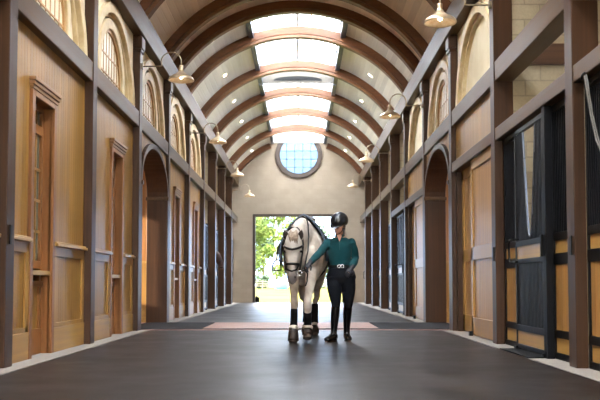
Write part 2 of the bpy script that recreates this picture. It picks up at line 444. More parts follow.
# ------------------------------------------------------------------ panelled walls
PW = .11
def panel_pieces(wall, s, y0, y1):
    """wainscot: baseboard, stiles, recessed field, chair rail between y0 and y1 (world) on a wall whose plane is W+PW"""
    X = lambda w: s*(W+w)
    MB().box(X(PW-.03), X(PW+.02), y0, y1, 0, .28).build('baseboard', 'honey_y', wall, bevel=.006)
    MB().box(X(PW-.022), X(PW), y0, y1, 1.08, 1.19).box(X(PW-.022), X(PW), y0, y0+.1, .28, 1.08).box(X(PW-.022), X(PW), y1-.1, y1, .28, 1.08).box(X(PW-.022), X(PW), y0, y1, .28, .33).build('wainscot_frame', 'honey_z', wall, bevel=.004)
    MB().box(X(PW-.065), X(PW), y0, y1, 1.19, 1.225).box(X(PW-.045), X(PW), y0, y1, 1.225, 1.245).build('chair_rail', 'honey_y', wall, bevel=.008)
wi = 0
def window_recess(s, yc, k):
    global wi; wi += 1
    n = {1: 'nearest the camera on the left wall', 2: 'second on the left wall, just before the arch', 4: 'first past the left arch', 5: 'second past the left arch', 0: 'left of the picture, on the left wall beside the camera'}[k]
    t = struct(empty('window_%d' % wi, (s*W, yc, 0)), 'tall narrow wood-cased window in a recess, '+n, 'window')
    X = lambda w: s*w
    for q in (-1, 1): MB().box(X(PW-.035), X(PW+.02), q*.34, q*.44, 0, 2.78).build('casing', 'casing_z', t, bevel=.006)
    MB().box(X(PW-.035), X(PW+.02), -.34, .34, 2.72, 2.78).build('head_casing', 'casing_y', t, bevel=.006)
    MB().box(X(PW-.045), X(PW), -.45, .45, 2.78, 2.82).box(X(PW-.06), X(PW), -.46, .46, 2.82, 2.86).box(X(PW-.075), X(PW), -.47, .47, 2.86, 2.90).build('hood', 'casing_y', t, bevel=.008)
    MB().box(X(PW), X(PW+.32), -.36, -.34, 0, 2.72).box(X(PW), X(PW+.32), .34, .36, 0, 2.72).box(X(PW), X(PW+.32), -.36, .36, 2.72, 2.75).build('reveal', 'casing_z', t)
    sb = MB()
    B = PW+.09
    sb.box(X(B), X(B+.05), -.34, -.29, .93, 2.72).box(X(B), X(B+.05), .29, .34, .93, 2.72).box(X(B), X(B+.05), -.29, .29, 2.66, 2.72).box(X(B), X(B+.05), -.29, .29, .93, 1.02).box(X(B-.01), X(B+.05), -.29, .29, 2.40, 2.50)
    fr = sb.build('sash', 'casing_z', t, bevel=.004)
    mm = MB()
    for y in (-.145, 0, .145): mm.box(X(B+.012), X(B+.04), y-.012, y+.012, 1.0, 2.68)
    for z in (1.34, 1.68, 2.02): mm.box(X(B+.012), X(B+.04), -.29, .29, z-.014, z+.014)
    mm.build('muntin', 'honey_z', fr)
    MB().box(X(B+.03), X(B+.036), -.3, .3, 1.0, 2.7).build('pane', 'dim_pane', fr)
    MB().box(X(B-.10), X(B+.05), -.34, .34, .86, .91).build('sill', 'honey_y', t, bevel=.008)
    MB().box(X(B-.01), X(B+.05), -.34, .34, 0, .28).box(X(B), X(B+.05), -.34, -.27, .28, .86).box(X(B), X(B+.05), .27, .34, .28, .86).box(X(B-.02), X(B+.05), -.34, .34, .74, .80).build('apron_frame', 'casing_z', t, bevel=.004)
    MB().box(X(B+.02), X(B+.05), -.27, .27, .28, .74).build('apron_panel', 'honey_boards', t)
def wood_wall(s, k, win=True):
    y0, y1 = YK(k)+PS, YK(k+1)
    yc = (y0+y1)/2 + {0: .2, 1: -.31, 2: .22, 4: .1, 5: .35}.get(k, 0)
    w = struct(empty('wall_%s' % side_name(s), (0,0,0)), 'honey brown vertical board wall in the %s bay of the %s side' % (ORD[k+3], side_name(s)), 'wall')
    X = lambda q: s*(W+q)
    b_ = MB()
    if win:
        b_.box(X(PW), X(PW+.08), y0, yc-.38, 0, 3.38).box(X(PW), X(PW+.08), yc+.38, y1, 0, 3.38).box(X(PW), X(PW+.08), yc-.38, yc+.38, 2.74, 3.38)
    else:
        b_.box(X(PW), X(PW+.08), y0, y1, 0, 3.38)
    b_.build('boarding', 'honey_boards', w)
    if win:
        panel_pieces(w, s, y0, yc-.44); panel_pieces(w, s, yc+.44, y1)
        MB().box(X(PW+.55), X(PW+.6), y0, y1, 0, 3.38).build('back_lining', 'casing_z', w)
        window_recess(s, yc, k)
    else: panel_pieces(w, s, y0, y1)
for k in (0, 1, 2, 4, 5): wood_wall(-1, k)
for s in (-1, 1):
    for k in (-1, -2, -3): wood_wall(s, k, False)

# ------------------------------------------------------------------ arches of the cross aisle
def arch(s):
    k = 3; y0, y1 = YK(3)+PS, YK(4); yc = (y0+y1)/2; n = side_name(s)
    sp, top = 2.52, 3.24; hw = (y1-y0)/2-.10
    t = tag(empty('arched_opening', (0,0,0)), 'dark timber arch opening into the cross aisle, %s side' % n, 'arch')
    X = lambda q: s*(W+q)
    a = arcpts(yc, sp, hw, top-sp, 0, PI, 24)
    prof_in = [(yc+hw, 0)]+a+[(yc-hw, 0)]
    ao = arcpts(yc, sp, hw+.10, top-sp+.10, 0, PI, 24)
    prof_out = [(yc+hw+.10, 0)]+ao+[(yc-hw-.10, 0)]
    MB().band(prof_in, prof_out, YZ(X(-.0)), YZ(X(.42))).build('arch_frame', 'timber_z', t, bevel=.008)
    # imposts
    for sg in (-1, 1): MB().box(X(-.02), X(.44), yc+sg*(hw-.03), yc+sg*(hw+.1), sp-.07, sp).build('impost', 'timber_y', t, bevel=.01)
    # spandrel boards
    sq = MB()
    up = [(p[0], 3.38) for p in ao]
    sq.band(ao, up, YZ(X(.06)), YZ(X(.3)))
    sq.build('spandrel', 'honey_boards', t)
    # cross aisle side walls and ends
    for yy, q in ((y0-.02, -1), (y1+.02, 1)):
        w = struct(empty('wall_%s' % n), 'honey board wall lining the %s side of the %s cross aisle' % ('near' if q < 0 else 'far', n), 'wall')
        MB().box(X(.42), s*OUT, yy, yy+q*.08, 0, 3.4).build('boarding', 'honey_boards_x', w)
        MB().box(X(.42), s*OUT, yy, yy-q*.035, 0, .28).build('baseboard', 'honey_y', w)
        MB().box(X(.42), s*OUT, yy, yy-q*.05, 1.19, 1.24).build('chair_rail', 'honey_y', w)
        f = MB().box(X(.42), s*OUT, yy, yy-q*.025, 1.07, 1.19)
        for i in range(5):
            xx = W+.42+i*.62
            f.box(s*xx, s*(xx+.1), yy, yy-q*.025, .28, 1.07)
        f.build('wainscot_frame', 'honey_z', w)
    struct(MB().box(X(.42), s*OUT, y0, y1, 3.4, 3.48).build('ceiling', 'honey_boards_x'), 'low ceiling of the %s cross aisle' % n, 'ceiling')
arch(-1); arch(1)

# ------------------------------------------------------------------ clerestory walls and windows
def clerestory(s, k, kind):
    global wi
    y0, y1 = YK(k)+PS, YK(k+1); yc = (y0+y1)/2; n = side_name(s)
    X = lambda q: s*(W+q)
    w = struct(empty('wall_%s' % n), 'cream plaster upper wall above the %s bay on the %s' % (ORD[k+3], n), 'wall')
    R1, R2 = (y1-y0)/2-.02, (y1-y0)/2-.17
    # plaster outside the big arch, in front; field recessed
    MB().box(X(.20), X(.25), y0-.02, y1+.02, 3.62, 4.95).build('plaster_field', 'plaster', w)
    base = 3.64; hh = 4.93-base
    a = arcpts(yc, base-.12, R1, hh+.10, 0, PI, 30); ai = arcpts(yc, base-.12, R2, hh-.05, 0, PI, 30)
    MB().band(ai, a, YZ(X(.07)), YZ(X(.21))).build('arch_molding', 'cream_trim', w, smooth=False, bevel=.012)
    a2 = arcpts(yc, base-.12, R2+.045, hh-.005, 0, PI, 30)
    MB().band(arcpts(yc, base-.12, R2-.05, hh-.10, 0, PI, 30), ai, YZ(X(.14)), YZ(X(.21))).build('inner_bead', 'cream_trim', w, bevel=.01)
    # spandrels outside the arch
    up = [(p[0], 4.95) for p in a]
    MB().band(a, up, YZ(X(.12)), YZ(X(.21))).build('spandrel', 'plaster', w)
    if kind == 'window':
        wi += 1
        t = struct(empty('window_%d' % wi, (s*(W+.2), yc, base)), 'round-topped clerestory window with pale bars above the %s bay on the %s' % (ORD[k+3], n), 'window')
        r, sp = .68, .18
        def prof(rr): return [(rr, 0)]+arcpts(0, sp, rr, rr, 0, PI, 24)+[(-rr, 0)]
        MB().band(prof(r+.05), prof(r+.20), YZ(-s*.07), YZ(0)).build('surround', 'cream_trim', t, bevel=.012)
        MB().band(prof(r), prof(r+.05), YZ(-s*.035), YZ(0)).build('frame', 'pale_bar', t)
        MB().prism(prof(r+.02), YZ(-s*.008), YZ(-s*.002)).build('pane', 'cream_pane', t)
        g = MB()
        for i in range(-3, 4):
            yy = i*.175
            g.box(-s*.008, -s*.016, yy-.012, yy+.012, 0, sp+math.sqrt(max(r*r-yy*yy, 0)))
        for z in (.22, .50):
            hw = math.sqrt(r*r-max(z-sp, 0)**2)
            g.box(-s*.008, -s*.018, -hw, hw, z-.011, z+.011)
        g.build('muntin', 'pale_bar', t)
for k in (-3,-2,-1, 0, 1, 2, 3, 4, 5): clerestory(-1, k, 'window')
for k, q in ((-3,'window'),(-2,'window'),(-1,'window'),(2, 'blind'), (3, 'window'), (4, 'blind')): clerestory(1, k, q)
# board panel between header and beam on the right, bays 2 and 4
for k in (2, 4):
    struct(MB().box(W+.08, W+.16, YK(k)+PS, YK(k+1), 2.76, 3.40).build('wall_right', 'honey_boards'), 'vertical board panel above the %s sliding door on the right wall' % ('large wooden' if k == 2 else 'pale wooden'), 'wall')

# ------------------------------------------------------------------ wooden sliding doors (right bays 2 and 4)
def wooden_door(k, label):
    y0, y1 = YK(k)+PS, YK(k+1); L = y1-y0
    t = tag(empty('sliding_door', (W+.05, y0, 0)), label, 'door', 'wooden sliding doors')
    def leaf(nm, a, b_, x, parent):
        f = MB()
        st = .13
        f.box(x, x+.055, a, a+st, .02, 2.62).box(x, x+.055, b_-st, b_, .02, 2.62)
        f.box(x, x+.055, a, b_, .02, .28).box(x, x+.055, a, b_, 1.12, 1.32).box(x, x+.055, a, b_, 2.46, 2.62)
        o = f.build(nm, 'honey_z', parent, bevel=.005)
        MB().box(x+.02, x+.04, a+st-.01, b_-st+.01, .27, 1.13).build('lower_panel', 'door_boards', o)
        MB().box(x+.02, x+.04, a+st-.01, b_-st+.01, 1.31, 2.47).build('upper_panel', 'door_boards', o)
        return o
    lf = leaf('sliding_leaf', .0, 1.62, .0, t)
    MB().box(-.02, .0, .10, .13, 1.0, 1.25).build('handle', 'black_metal', lf)
    MB().box(-.05, .0, 1.52, 1.60, .0, .07).build('floor_guide', 'black_metal', lf)
    leaf('fixed_leaf', 1.50, L-.12, .10, t)
    MB().box(.02, .2, L-.12, L, 0, 2.62).build('jamb', 'timber_z', t)
wooden_door(2, 'large panelled honey wood sliding door left of the grilled stall')
wooden_door(4, 'pale panelled wood sliding door just beyond the right arch')

# ------------------------------------------------------------------ stall fronts and doors
DW = 1.2
def make_stall_front():
    """local frame: +X into the stall, Y along the aisle, origin at bay centre on the post face plane"""
    t = empty('stall_front')
    H = (BAY-PS)/2; D0 = DW/2
    for sg in (-1, 1):
        a, b_ = sorted((sg*(D0+.02), sg*H))
        f = MB(); x0, x1 = .11, .16
        f.box(x0, x1, a, a+.05, 0, 2.6).box(x0, x1, b_-.05, b_, 0, 2.6)
        for z0, z1 in ((0, .07), (.22, .30), (.965, 1.08), (1.21, 1.29), (2.53, 2.61)): f.box(x0, x1, a, b_, z0, z1)
        fr = f.build('panel_frame', 'black_metal', t, bevel=.004)
        MB().box(x0+.015, x1-.015, a+.04, b_-.04, .06, .23).build('kick_panel', 'honey_y', fr)
        MB().box(x0+.015, x1-.015, a+.04, b_-.04, .29, .975).build('wood_panel', 'door_boards', fr)
        MB().box(x0+.015, x1-.015, a+.04, b_-.04, 1.07, 1.22).build('band_panel', 'honey_y', fr)
        g = MB(); n = int((b_-a)/.055)
        for i in range(1, n):
            y = a+(b_-a)*i/n
            g.box(x0+.012, x0+.034, y-.011, y+.011, 1.28, 2.54)
        g.build('grille', 'blue_black_metal', fr)
    pm = MB().box(.02, .10, -D0-.10, -D0, .0, 2.61)
    pm.build('door_post', 'blue_black_metal', t, bevel=.006)
    MB().box(.085, .11, -D0-.1, D0+.6, 2.55, 2.60).build('sliding_track', 'black_metal', t)
    return t
def make_stall_door():
    t = empty('stall_door')
    D0 = DW/2-.01; x0, x1 = .03, .075
    f = MB()
    f.box(x0, x1, -D0, -D0+.05, .03, 2.56).box(x0, x1, D0-.05, D0, .03, 2.56)
    for z0, z1 in ((.03, .08), (.23, .30), (1.0, 1.055), (1.20, 1.26), (2.51, 2.56)): f.box(x0, x1, -D0, D0, z0, z1)
    f.build('frame', 'black_metal', t, bevel=.004)
    MB().box(x0+.01, x1-.01, -D0+.04, D0-.04, .07, .24).build('kick_panel', 'honey_y', t)
    MB().box(x0+.01, x1-.01, -D0+.04, D0-.04, 1.05, 1.21).build('band_panel', 'honey_y', t)
    g = MB(); n = 22
    for i in range(1, n):
        y = -D0+2*D0*i/n; g.box(x0+.01, x0+.03, y-.014, y+.014, .29, 1.01)
    g.build('lower_grille', 'black_metal', t)
    # drop yoke: V opening for the horse's head, bars either side
    vy = lambda z: .06+.20*max(0, (z-1.33)/(2.53-1.33))**.8
    V = []
    for i in range(21):
        z = 2.53-(2.53-1.38)*i/20; V.append((-vy(z), z))
    V += [(0+.06*math.sin(q), 1.36-.06*math.cos(q)) for q in [-1.2, -.6, 0, .6, 1.2]]
    for i in range(21):
        z = 1.38+(2.53-1.38)*i/20; V.append((vy(z), z))
    MB().tube([(x0+.02, y, z) for y, z in V], .014, 8).build('yoke', 'grey_metal', t, smooth=True)
    g = MB(); n = 22
    for i in range(1, n):
        y = -D0+2*D0*i/n; zt = 2.52; zb = 1.25
        if abs(y) < .075:
            zt = 1.31
        elif abs(y) < .26:
            lo, hi = 1.33, 2.53
            zt = 1.33+(2.53-1.33)*((abs(y)-.06)/.20)**1.25
        if zt > zb+.05: g.box(x0+.01, x0+.03, y-.013, y+.013, zb, zt)
    g.build('upper_grille', 'blue_black_metal', t)
    MB().tube([(x0, D0-.1, 1.02), (x0-.06, D0-.1, 1.02), (x0-.06, D0+.02, 1.02), (x0-.06, D0+.06, 1.06), (x0-.06, D0+.06, 1.24), (x0-.06, D0+.02, 1.28), (x0-.06, D0-.16, 1.28), (x0, D0-.16, 1.28)], .012, 8).build('latch_loop', 'black_metal', t, smooth=True)
    MB().box(x0-.03, x0, -D0+.01, -D0+.05, 1.05, 1.28).build('handle', 'black_metal', t, bevel=.005)
    MB().box(x0-.02, x1, D0-.06, D0+.04, 0, .05).box(x0-.02, x1, -D0, -D0+.08, 0, .05).build('floor_guide', 'black_metal', t)
    return t
sf = make_stall_front(); sd = make_stall_door()
first = True
for (s, k) in sorted(STALL, key=lambda q: (-q[0], q[1])):
    if s < 0 and k == 0: continue
    a, c = (sf, sd) if first else (dup(sf), dup(sd)); first = False
    yc = YK(k)+PS/2+BAY/2
    if k == 0: place = 'cut by the right picture edge'
    elif k == 1: place = 'between the two nearest posts on the right'
    else: place = '%s past the %s arch' % (ORD[k-4+(0 if s > 0 else -1)], side_name(s))
    for o, nm in ((a, 'front'), (c, 'door')):
        o.location = (s*(W+(.13 if k >= 6 else .05 if k == 5 else 0)), yc, 0); o.rotation_euler = (0, 0, 0 if s > 0 else PI)
    tag(a, 'black framed stall front with honey wood panels, '+place, 'stall front', 'stall fronts')
    tag(c, 'black grilled stall door with V-shaped yoke, '+place, 'stall door', 'stall doors')
rope = tag(empty('lead_rope', (W, YK(1), 0)), 'pale lead rope looped from a hook, cut by the right picture edge', 'rope')
for dy in (0, .045):
    MB().tube([(.015,-.30-dy,2.60),(.012,-.36-dy,2.45),(.010,-.45-dy,2.22),(.010,-.58-dy,1.98),(.010,-.75-dy*.5,1.80),(.010,-.92,1.86),(.012,-1.02+dy,2.10),(.015,-1.08+dy,2.40),(.02,-1.10+dy,2.58)], .007, 8).build('strand', 'rope_pale', rope, smooth=True)
MB().tube([(.10,-.33,2.62),(.0,-.33,2.62),(-.02,-.33,2.60),(-.02,-.33,2.56)], .008, 6).build('hook', 'black_metal', rope, smooth=True)
# dark strip over the kerb in front of the nearest full stall door
yc1 = YK(1)+PS/2+BAY/2
tag(MB().box(W-.16, W+.1, yc1-.62, yc1+.62, .005, .016).build('threshold_strip', 'rubber_mat'), 'dark rubber strip on the pale kerb under the grilled stall door', 'mat')

# stall partitions (block walls across), with a dark timber tie
for s in (-1, 1):
    for k in range(-3, 11):
        inside = (s, k) in STALL or (s, k-1) in STALL
        y = YK(k)+.03
        if k == 10: continue
        if not inside and k not in (-3,): continue
        w = struct(MB().box(s*(W+.255), s*OUT, y, y+.16, 0, 5.3).build('wall_%s' % side_name(s), 'stall_block'), 'beige block partition wall behind the %s post on the %s' % (ORD[k+3], side_name(s)), 'wall')
        if (s, k-1) in STALL:
            tag(MB().box(s*(W+.25), s*OUT, y-.06, y-.002, 3.60, 3.87).build('tie_beam', 'timber_x'), 'dark timber tie across the block partition at the %s post on the %s' % (ORD[k+3], side_name(s)), 'beam')
# outer walls with stall windows
for s in (-1, 1):
    for k in range(-3, 10):
        y0, y1 = YK(k), YK(k+1); yc = (y0+y1)/2
        if k == 9: y1 = YFAR+.2
        b_ = MB()
        if (s, k) in STALL or k == 3:
            b_.box(s*OUT, s*(OUT+.2), y0, y1, 0, 1.4).box(s*OUT, s*(OUT+.2), y0, y1, 3.2, 5.5).box(s*OUT, s*(OUT+.2), y0, yc-.8, 1.4, 3.2).box(s*OUT, s*(OUT+.2), yc+.8, y1, 1.4, 3.2)
        else: b_.box(s*OUT, s*(OUT+.2), y0, y1, 0, 5.5)
        struct(b_.build('wall_%s' % side_name(s), 'outer_wall'), 'outer wall at the back of the %s bay on the %s' % (ORD[k+3], side_name(s)), 'wall')
    struct(MB().box(s*(W+.26), s*(OUT+.2), YBACK, YFAR+.2, 5.3, 5.42).build('ceiling', 'honey_boards_x'), 'flat boarded ceiling over the %s stalls' % side_name(s), 'ceiling')

# ------------------------------------------------------------------ vaulted ceiling
ZC, RV = 3.65, 3.34
SKX = 1.05
def vault(y0, y1, sky, mat, label):
    a_end = math.acos(2.86/RV)
    if sky:
        a_s = math.acos((SKX+.12)/RV)
        for s in (-1, 1):
            pin = [(s*RV*math.cos(a_end+(a_s-a_end)*i/24), ZC+RV*math.sin(a_end+(a_s-a_end)*i/24)) for i in range(25)]
            po = [(p[0]*1.04, ZC+(p[1]-ZC)*1.04) for p in pin]
            struct(MB().band(pin, po, XZ(y0), XZ(y1)).build('ceiling', mat, smooth=False), 'curved board ceiling %s of the skylight, %s' % (side_name(s), label), 'ceiling')
    else:
        pin = [(RV*math.cos(a_end+(PI-2*a_end)*i/48), ZC+RV*math.sin(a_end+(PI-2*a_end)*i/48)) for i in range(49)]
        po = [(p[0]*1.04, ZC+(p[1]-ZC)*1.04) for p in pin]
        struct(MB().band(pin, po, XZ(y0), XZ(y1)).build('ceiling', mat), 'curved board ceiling '+label, 'ceiling')
YS = 18.5
vault(YBACK, 12.75, True, 'ceiling_boards_near', 'nearest half of the aisle')
vault(12.75, YS, False, 'ceiling_boards_near', 'over the brick crossing')
vault(YS, YFAR+.1, True, 'ceiling_boards', 'far half of the aisle')

def skylight(y0, y1, label, n):
    global wi; wi += 1
    t = struct(empty('window_%d' % wi), label, 'window')
    zb = ZC+math.sqrt(RV**2-(SKX+.12)**2)
    for s in (-1, 1):
        MB().box(s*SKX, s*(SKX+.12), y0, y1, zb-.06, zb+.12).build('fascia', 'fascia_grey', t)
        MB().box(s*SKX, s*(SKX+.10), y0, y1, zb+.12, 7.02).build('shaft_side', 'well_white', t)
    for y in (y0, y1):
        MB().prism([(-SKX-.1, zb), (SKX+.1, zb), (SKX+.1, 7.02), (0, 7.34), (-SKX-.1, 7.02)], XZ(y-.03), XZ(y+.03)).build('shaft_end', 'well_white', t)
    for s in (-1, 1):
        MB().prism([(0, 7.32), (s*(SKX+.12), 7.01), (s*(SKX+.12), 7.02), (0, 7.33)], XZ(y0), XZ(y1)).build('pane', 'skylight_glass', t)
    g = MB()
    g.box(-.03, .03, y0, y1, 7.27, 7.38)
    for s in (-1, 1):
        for q in (.33, .67):
            x = s*SKX*q; z = 7.32-.31*q*SKX/(SKX+.12)
            g.box(x-.014, x+.014, y0, y1, z-.035, z+.0)
        g.box(s*(SKX-.03), s*SKX, y0, y1, 6.94, 7.02)
    g.build('glazing_bars', 'bar_grey', t)
skylight(YBACK+.5, 12.7, 'long gabled glass skylight over the near half of the aisle', 8)
skylight(YS+.05, YK(6)+1.6, 'gabled glass skylight nearest beyond the brick crossing', 2)
skylight(YK(6)+1.75, YFAR-.1, 'gabled glass skylight running to the far wall', 3)
# grey bulkhead with arched louvre between the two far skylights
bh = tag(empty('skylight_bulkhead', (0, YK(6)+1.5, 0)), 'grey gable bulkhead with dark arched slot up in the skylight', 'bulkhead')
MB().box(-SKX, SKX, 0, .05, 6.72, 7.08).build('board', 'bulkhead_grey', bh)
MB().prism(arcpts(0, 6.80, .72, .13, 0, PI, 20), XZ(-.02), XZ(0)).build('louvre', 'black_metal', bh)

# ribs
def rib(y, label):
    a_end = math.acos(2.62/3.16)
    def A(r, n=60):
        return [(r*math.cos(a_end+(PI-2*a_end)*i/n), ZC+r*math.sin(a_end+(PI-2*a_end)*i/n)) for i in range(n+1)]
    t = tag(empty('arched_rib', (0, y, 0)), label, 'ceiling rib', 'arched timber ribs of the vault')
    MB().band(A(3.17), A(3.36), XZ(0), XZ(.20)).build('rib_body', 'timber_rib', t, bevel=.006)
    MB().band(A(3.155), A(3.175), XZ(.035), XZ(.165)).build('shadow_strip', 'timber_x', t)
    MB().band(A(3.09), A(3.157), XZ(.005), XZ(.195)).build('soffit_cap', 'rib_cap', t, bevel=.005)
rib_y = [(-1.5,'behind the camera'), (1.6,'just over the camera'), (4.7,'first in front of the camera'), (7.8,'second in front of the camera'), (11.0, 'third in front of the camera'), (12.7,'at the near skylight end, before the crossing'), (14.45,'over the near edge of the brick crossing'), (17.05,'over the far edge of the brick crossing'), (18.35,'at the start of the bright skylight'),
         (YK(5)+.0,'first across the bright skylight'), (YK(6),'second across the bright skylight'), (YK(7),'third across the bright skylight'), (YK(8),'fourth across the bright skylight'), (YK(9),'fifth across the bright skylight, before the round window'), (YFAR-.22,'against the far wall')]
for y, l in rib_y:
    if y > YFAR-1:
        # far wall rib only below the skylight well edges
        t = tag(empty('arched_rib', (0, y, 0)), 'arched timber rib '+l, 'ceiling rib', 'arched timber ribs of the vault')
        for s in (-1, 1):
            a0, a1 = math.acos(2.62/3.16), math.acos(1.2/3.2)
            P = lambda r: [(s*r*math.cos(a0+(a1-a0)*i/24), ZC+r*math.sin(a0+(a1-a0)*i/24)) for i in range(25)]
            MB().band(P(3.12), P(3.36), XZ(0), XZ(.2)).build('rib_body', 'timber_rib', t)
    else: rib(y, 'arched timber rib '+l)

# recessed downlights
dl0 = None
for i, k in enumerate([3.35]+[5, 6, 7, 8, 9]):
    for s in (-1, 1):
        y = 19.3+3.2*i
        x = 1.95*s; ang = math.atan2(math.sqrt(RV**2-1.95**2), 1.95)
        z = ZC+RV*math.sin(ang)-.004
        if dl0 is None:
            t = empty('recessed_downlight')
            MB().band([(.055*math.cos(2*PI*i/24),.055*math.sin(2*PI*i/24)) for i in range(24)],[(.085*math.cos(2*PI*i/24),.085*math.sin(2*PI*i/24)) for i in range(24)],lambda a,b:(a,b,-.012),lambda a,b:(a,b,0),closed=True).build('trim_ring', 'well_white', t, smooth=True)
            MB().lathe([(.0501, -.006), (.001, -.0061), (.001, -.002), (.0501, -.002)]).build('lens', 'downlight_glow', t)
            dl0 = t; o = t
        else: o = dup(dl0)
        o.location = (x, y, z)
        o.rotation_euler = (0, s*(PI/2-ang), 0)
        tag(o, 'small recessed ceiling downlight, %s on the %s counting from the crossing' % (ORD[i+1], side_name(s)), 'downlight', 'recessed ceiling downlights')

# ------------------------------------------------------------------ far wall with doorway and round window
OX, OZ = 1.84, 3.64
b_ = MB()
YB = YFAR+.2
b_.box(-OUT, -OX, YFAR, YB, 0, OZ).box(OX, OUT, YFAR, YB, 0, OZ)
WR, WZ = .90, 6.28
# wall above the doorway with a round hole
def ringwall(mb, y0, y1):
    n = 64; inner = [(WR*math.cos(2*PI*i/n), WZ+WR*math.sin(2*PI*i/n)) for i in range(n)]
    outer = []
    for i in range(n):
        c, s_ = math.cos(2*PI*i/n), math.sin(2*PI*i/n)
        q = min(OUT/max(abs(c), 1e-6), (8-WZ)/max(s_, 1e-6) if s_ > 0 else (WZ-OZ)/max(-s_, 1e-6))
        outer.append((q*c, WZ+q*s_))
    mb.band(inner, outer, XZ(y0), XZ(y1), closed=True)
ringwall(b_, YFAR, YB)
# corners missed by the ray construction
b_.box(-OUT, -2.3, YFAR+.002, YB-.002, OZ-.01, 7.9).box(2.3, OUT, YFAR+.002, YB-.002, OZ-.01, 7.9)
struct(b_.build('wall_far', 'block_wall'), 'beige block end wall with wide doorway and round window', 'wall')
d = struct(empty('door_1', (0, YFAR, 0)), 'wide open doorway with dark bronze frame in the far wall', 'doorway')
MB().box(-OX-.11, -OX, -.04, .24, 0, OZ+.11).box(OX, OX+.11, -.04, .24, 0, OZ+.11).box(-OX, OX, -.04, .24, OZ, OZ+.11).build('frame', 'bronze', d, bevel=.006)
wi += 1
t = struct(empty('window_%d' % wi, (0, YFAR, WZ)), 'round window with square muntin grid high in the far wall', 'window')
ci = lambda r: [(r*math.cos(2*PI*i/64), r*math.sin(2*PI*i/64)) for i in range(64)]
MB().band(ci(.80), ci(.90), XZ(-.05), XZ(.12), closed=True).build('frame', 'bronze', t)
MB().band(ci(.89), ci(1.0), XZ(-.09), XZ(.02), closed=True).build('surround', 'bronze', t, bevel=.01)
g = MB()
for q in (-.52, -.175, .175, .52):
    hw = math.sqrt(.82**2-q*q)
    g.box(q-.016, q+.016, .03, .07, -hw, hw); g.box(-hw, hw, .03, .07, q-.016, q+.016)
g.build('muntin', 'fascia_grey', t)
MB().prism(ci(.81), XZ(.049), XZ(.051)).build('pane', 'round_glass', t)
tag(MB().box(-OX-.02, -OX+.16, -.0, .12, 0, .22).ball((-OX+.05, .06, .24), (.05,.05,.05), 10).build('door_stop', 'blue_black_metal', None, (0, YFAR+.3, 0)), 'small dark stop on the floor at the left foot of the far doorway', 'door stop')
# wall behind the camera
yb = YBACK
b_ = MB().box(-OUT, -2.3, yb-.2, yb, 0, 8).box(2.3, OUT, yb-.2, yb, 0, 8).box(-2.3, 2.3, yb-.2, yb, 4.6, 8)
struct(b_.build('wall_back', 'block_wall'), 'end wall with open doorway behind the camera', 'wall')

# ------------------------------------------------------------------ gooseneck barn lamps
def make_lamp():
    """local: origin at wall plate, arm runs to -X"""
    t = empty('barn_lamp')
    MB().tube([(0,0,0), (-.03,0,0)], .055, 16).build('wall_plate', 'lamp_arm', t, smooth=False)
    P = [(-.02,0,0), (-.30,0,-.0), (-.34,0,.01)]
    cx_, cz_, r_ = -.50, .06, .16
    for i in range(13):
        a = -.25 + (PI+.25)*i/12
        P.append((cx_+r_*1.05*math.cos(a), 0, cz_+.02+r_*math.sin(a)))
    P.append((-.668, 0, -.02))
    MB().tube(P, .012, 8).build('gooseneck', 'lamp_arm', t, smooth=True)
    c = (-.668, 0, 0)
    MB().lathe([(.001,.02),(.032,.018),(.036,-.02),(.03,-.05),(.045,-.07),(.05,-.10),(.035,-.105),(.001,-.106)], c).build('socket', 'lamp_metal', t, smooth=True)
    MB().lathe([(.05,-.095),(.075,-.115),(.11,-.14),(.16,-.165),(.20,-.195),(.215,-.225),(.215,-.24),(.206,-.24),(.195,-.205),(.155,-.178),(.105,-.152),(.05,-.12)], c, 32).build('shade', 'lamp_metal', t, smooth=True)
    MB().ball((-.668,0,-.165), (.03,.03,.045), 12).build('bulb', 'bulb_fill', t, smooth=True)
    return t
lamp = make_lamp(); first = True
for s, k in ((1,2),(1,4),(1,6),(1,8),(-1,3),(-1,5),(-1,7),(-1,9),(1,0),(-1,1)):
    o = lamp if first else dup(lamp); first = False
    o.location = (s*W, YK(k)+PS/2, 4.42); o.rotation_euler = (0, 0, 0 if s > 0 else PI)
    tag(o, 'gooseneck barn lamp with cream metal shade on the %s %s post' % (ORD[k+3], side_name(s)), 'lamp', 'gooseneck barn lamps')

# ------------------------------------------------------------------ grey horse
HY = -math.radians(4)
horse = tag(empty('horse', (.115, 11.55, 0), HY), 'grey horse with black leg wraps and bridle, walking towards the camera beside its rider', 'horse')
hb = MB()
# trunk
hb.loft([((0,-.10,1.20),.10,.16),((0,-.03,1.20),.19,.28),((0,.10,1.20),.26,.38),((0,.35,1.21),.29,.47),((0,.65,1.19),.325,.43),((0,.95,1.19),.34,.39),
         ((0,1.2,1.24),.32,.34),((0,1.45,1.27),.30,.31),((0,1.62,1.27),.23,.25),((0,1.72,1.26),.12,.15)], n=32, peak=[.1,.2,.3,.35,.3,.2,.1,0,0,0])
# neck: from chest and withers to the poll
hb.loft([((0,.30,1.30),.19,.37),((0,.10,1.36),.165,.33),((-.01,-.08,1.41),.130,.265),((-.03,-.24,1.43),.100,.20),((-.055,-.38,1.41),.088,.15),((-.072,-.50,1.38),.072,.11)], n=28, peak=.75)
# point of chest muscles
for s in (-1, 1): hb.ball((s*.11, -.04, 1.12), (.13,.11,.17)); hb.ball((s*.17, .12, 1.10), (.11,.17,.24))
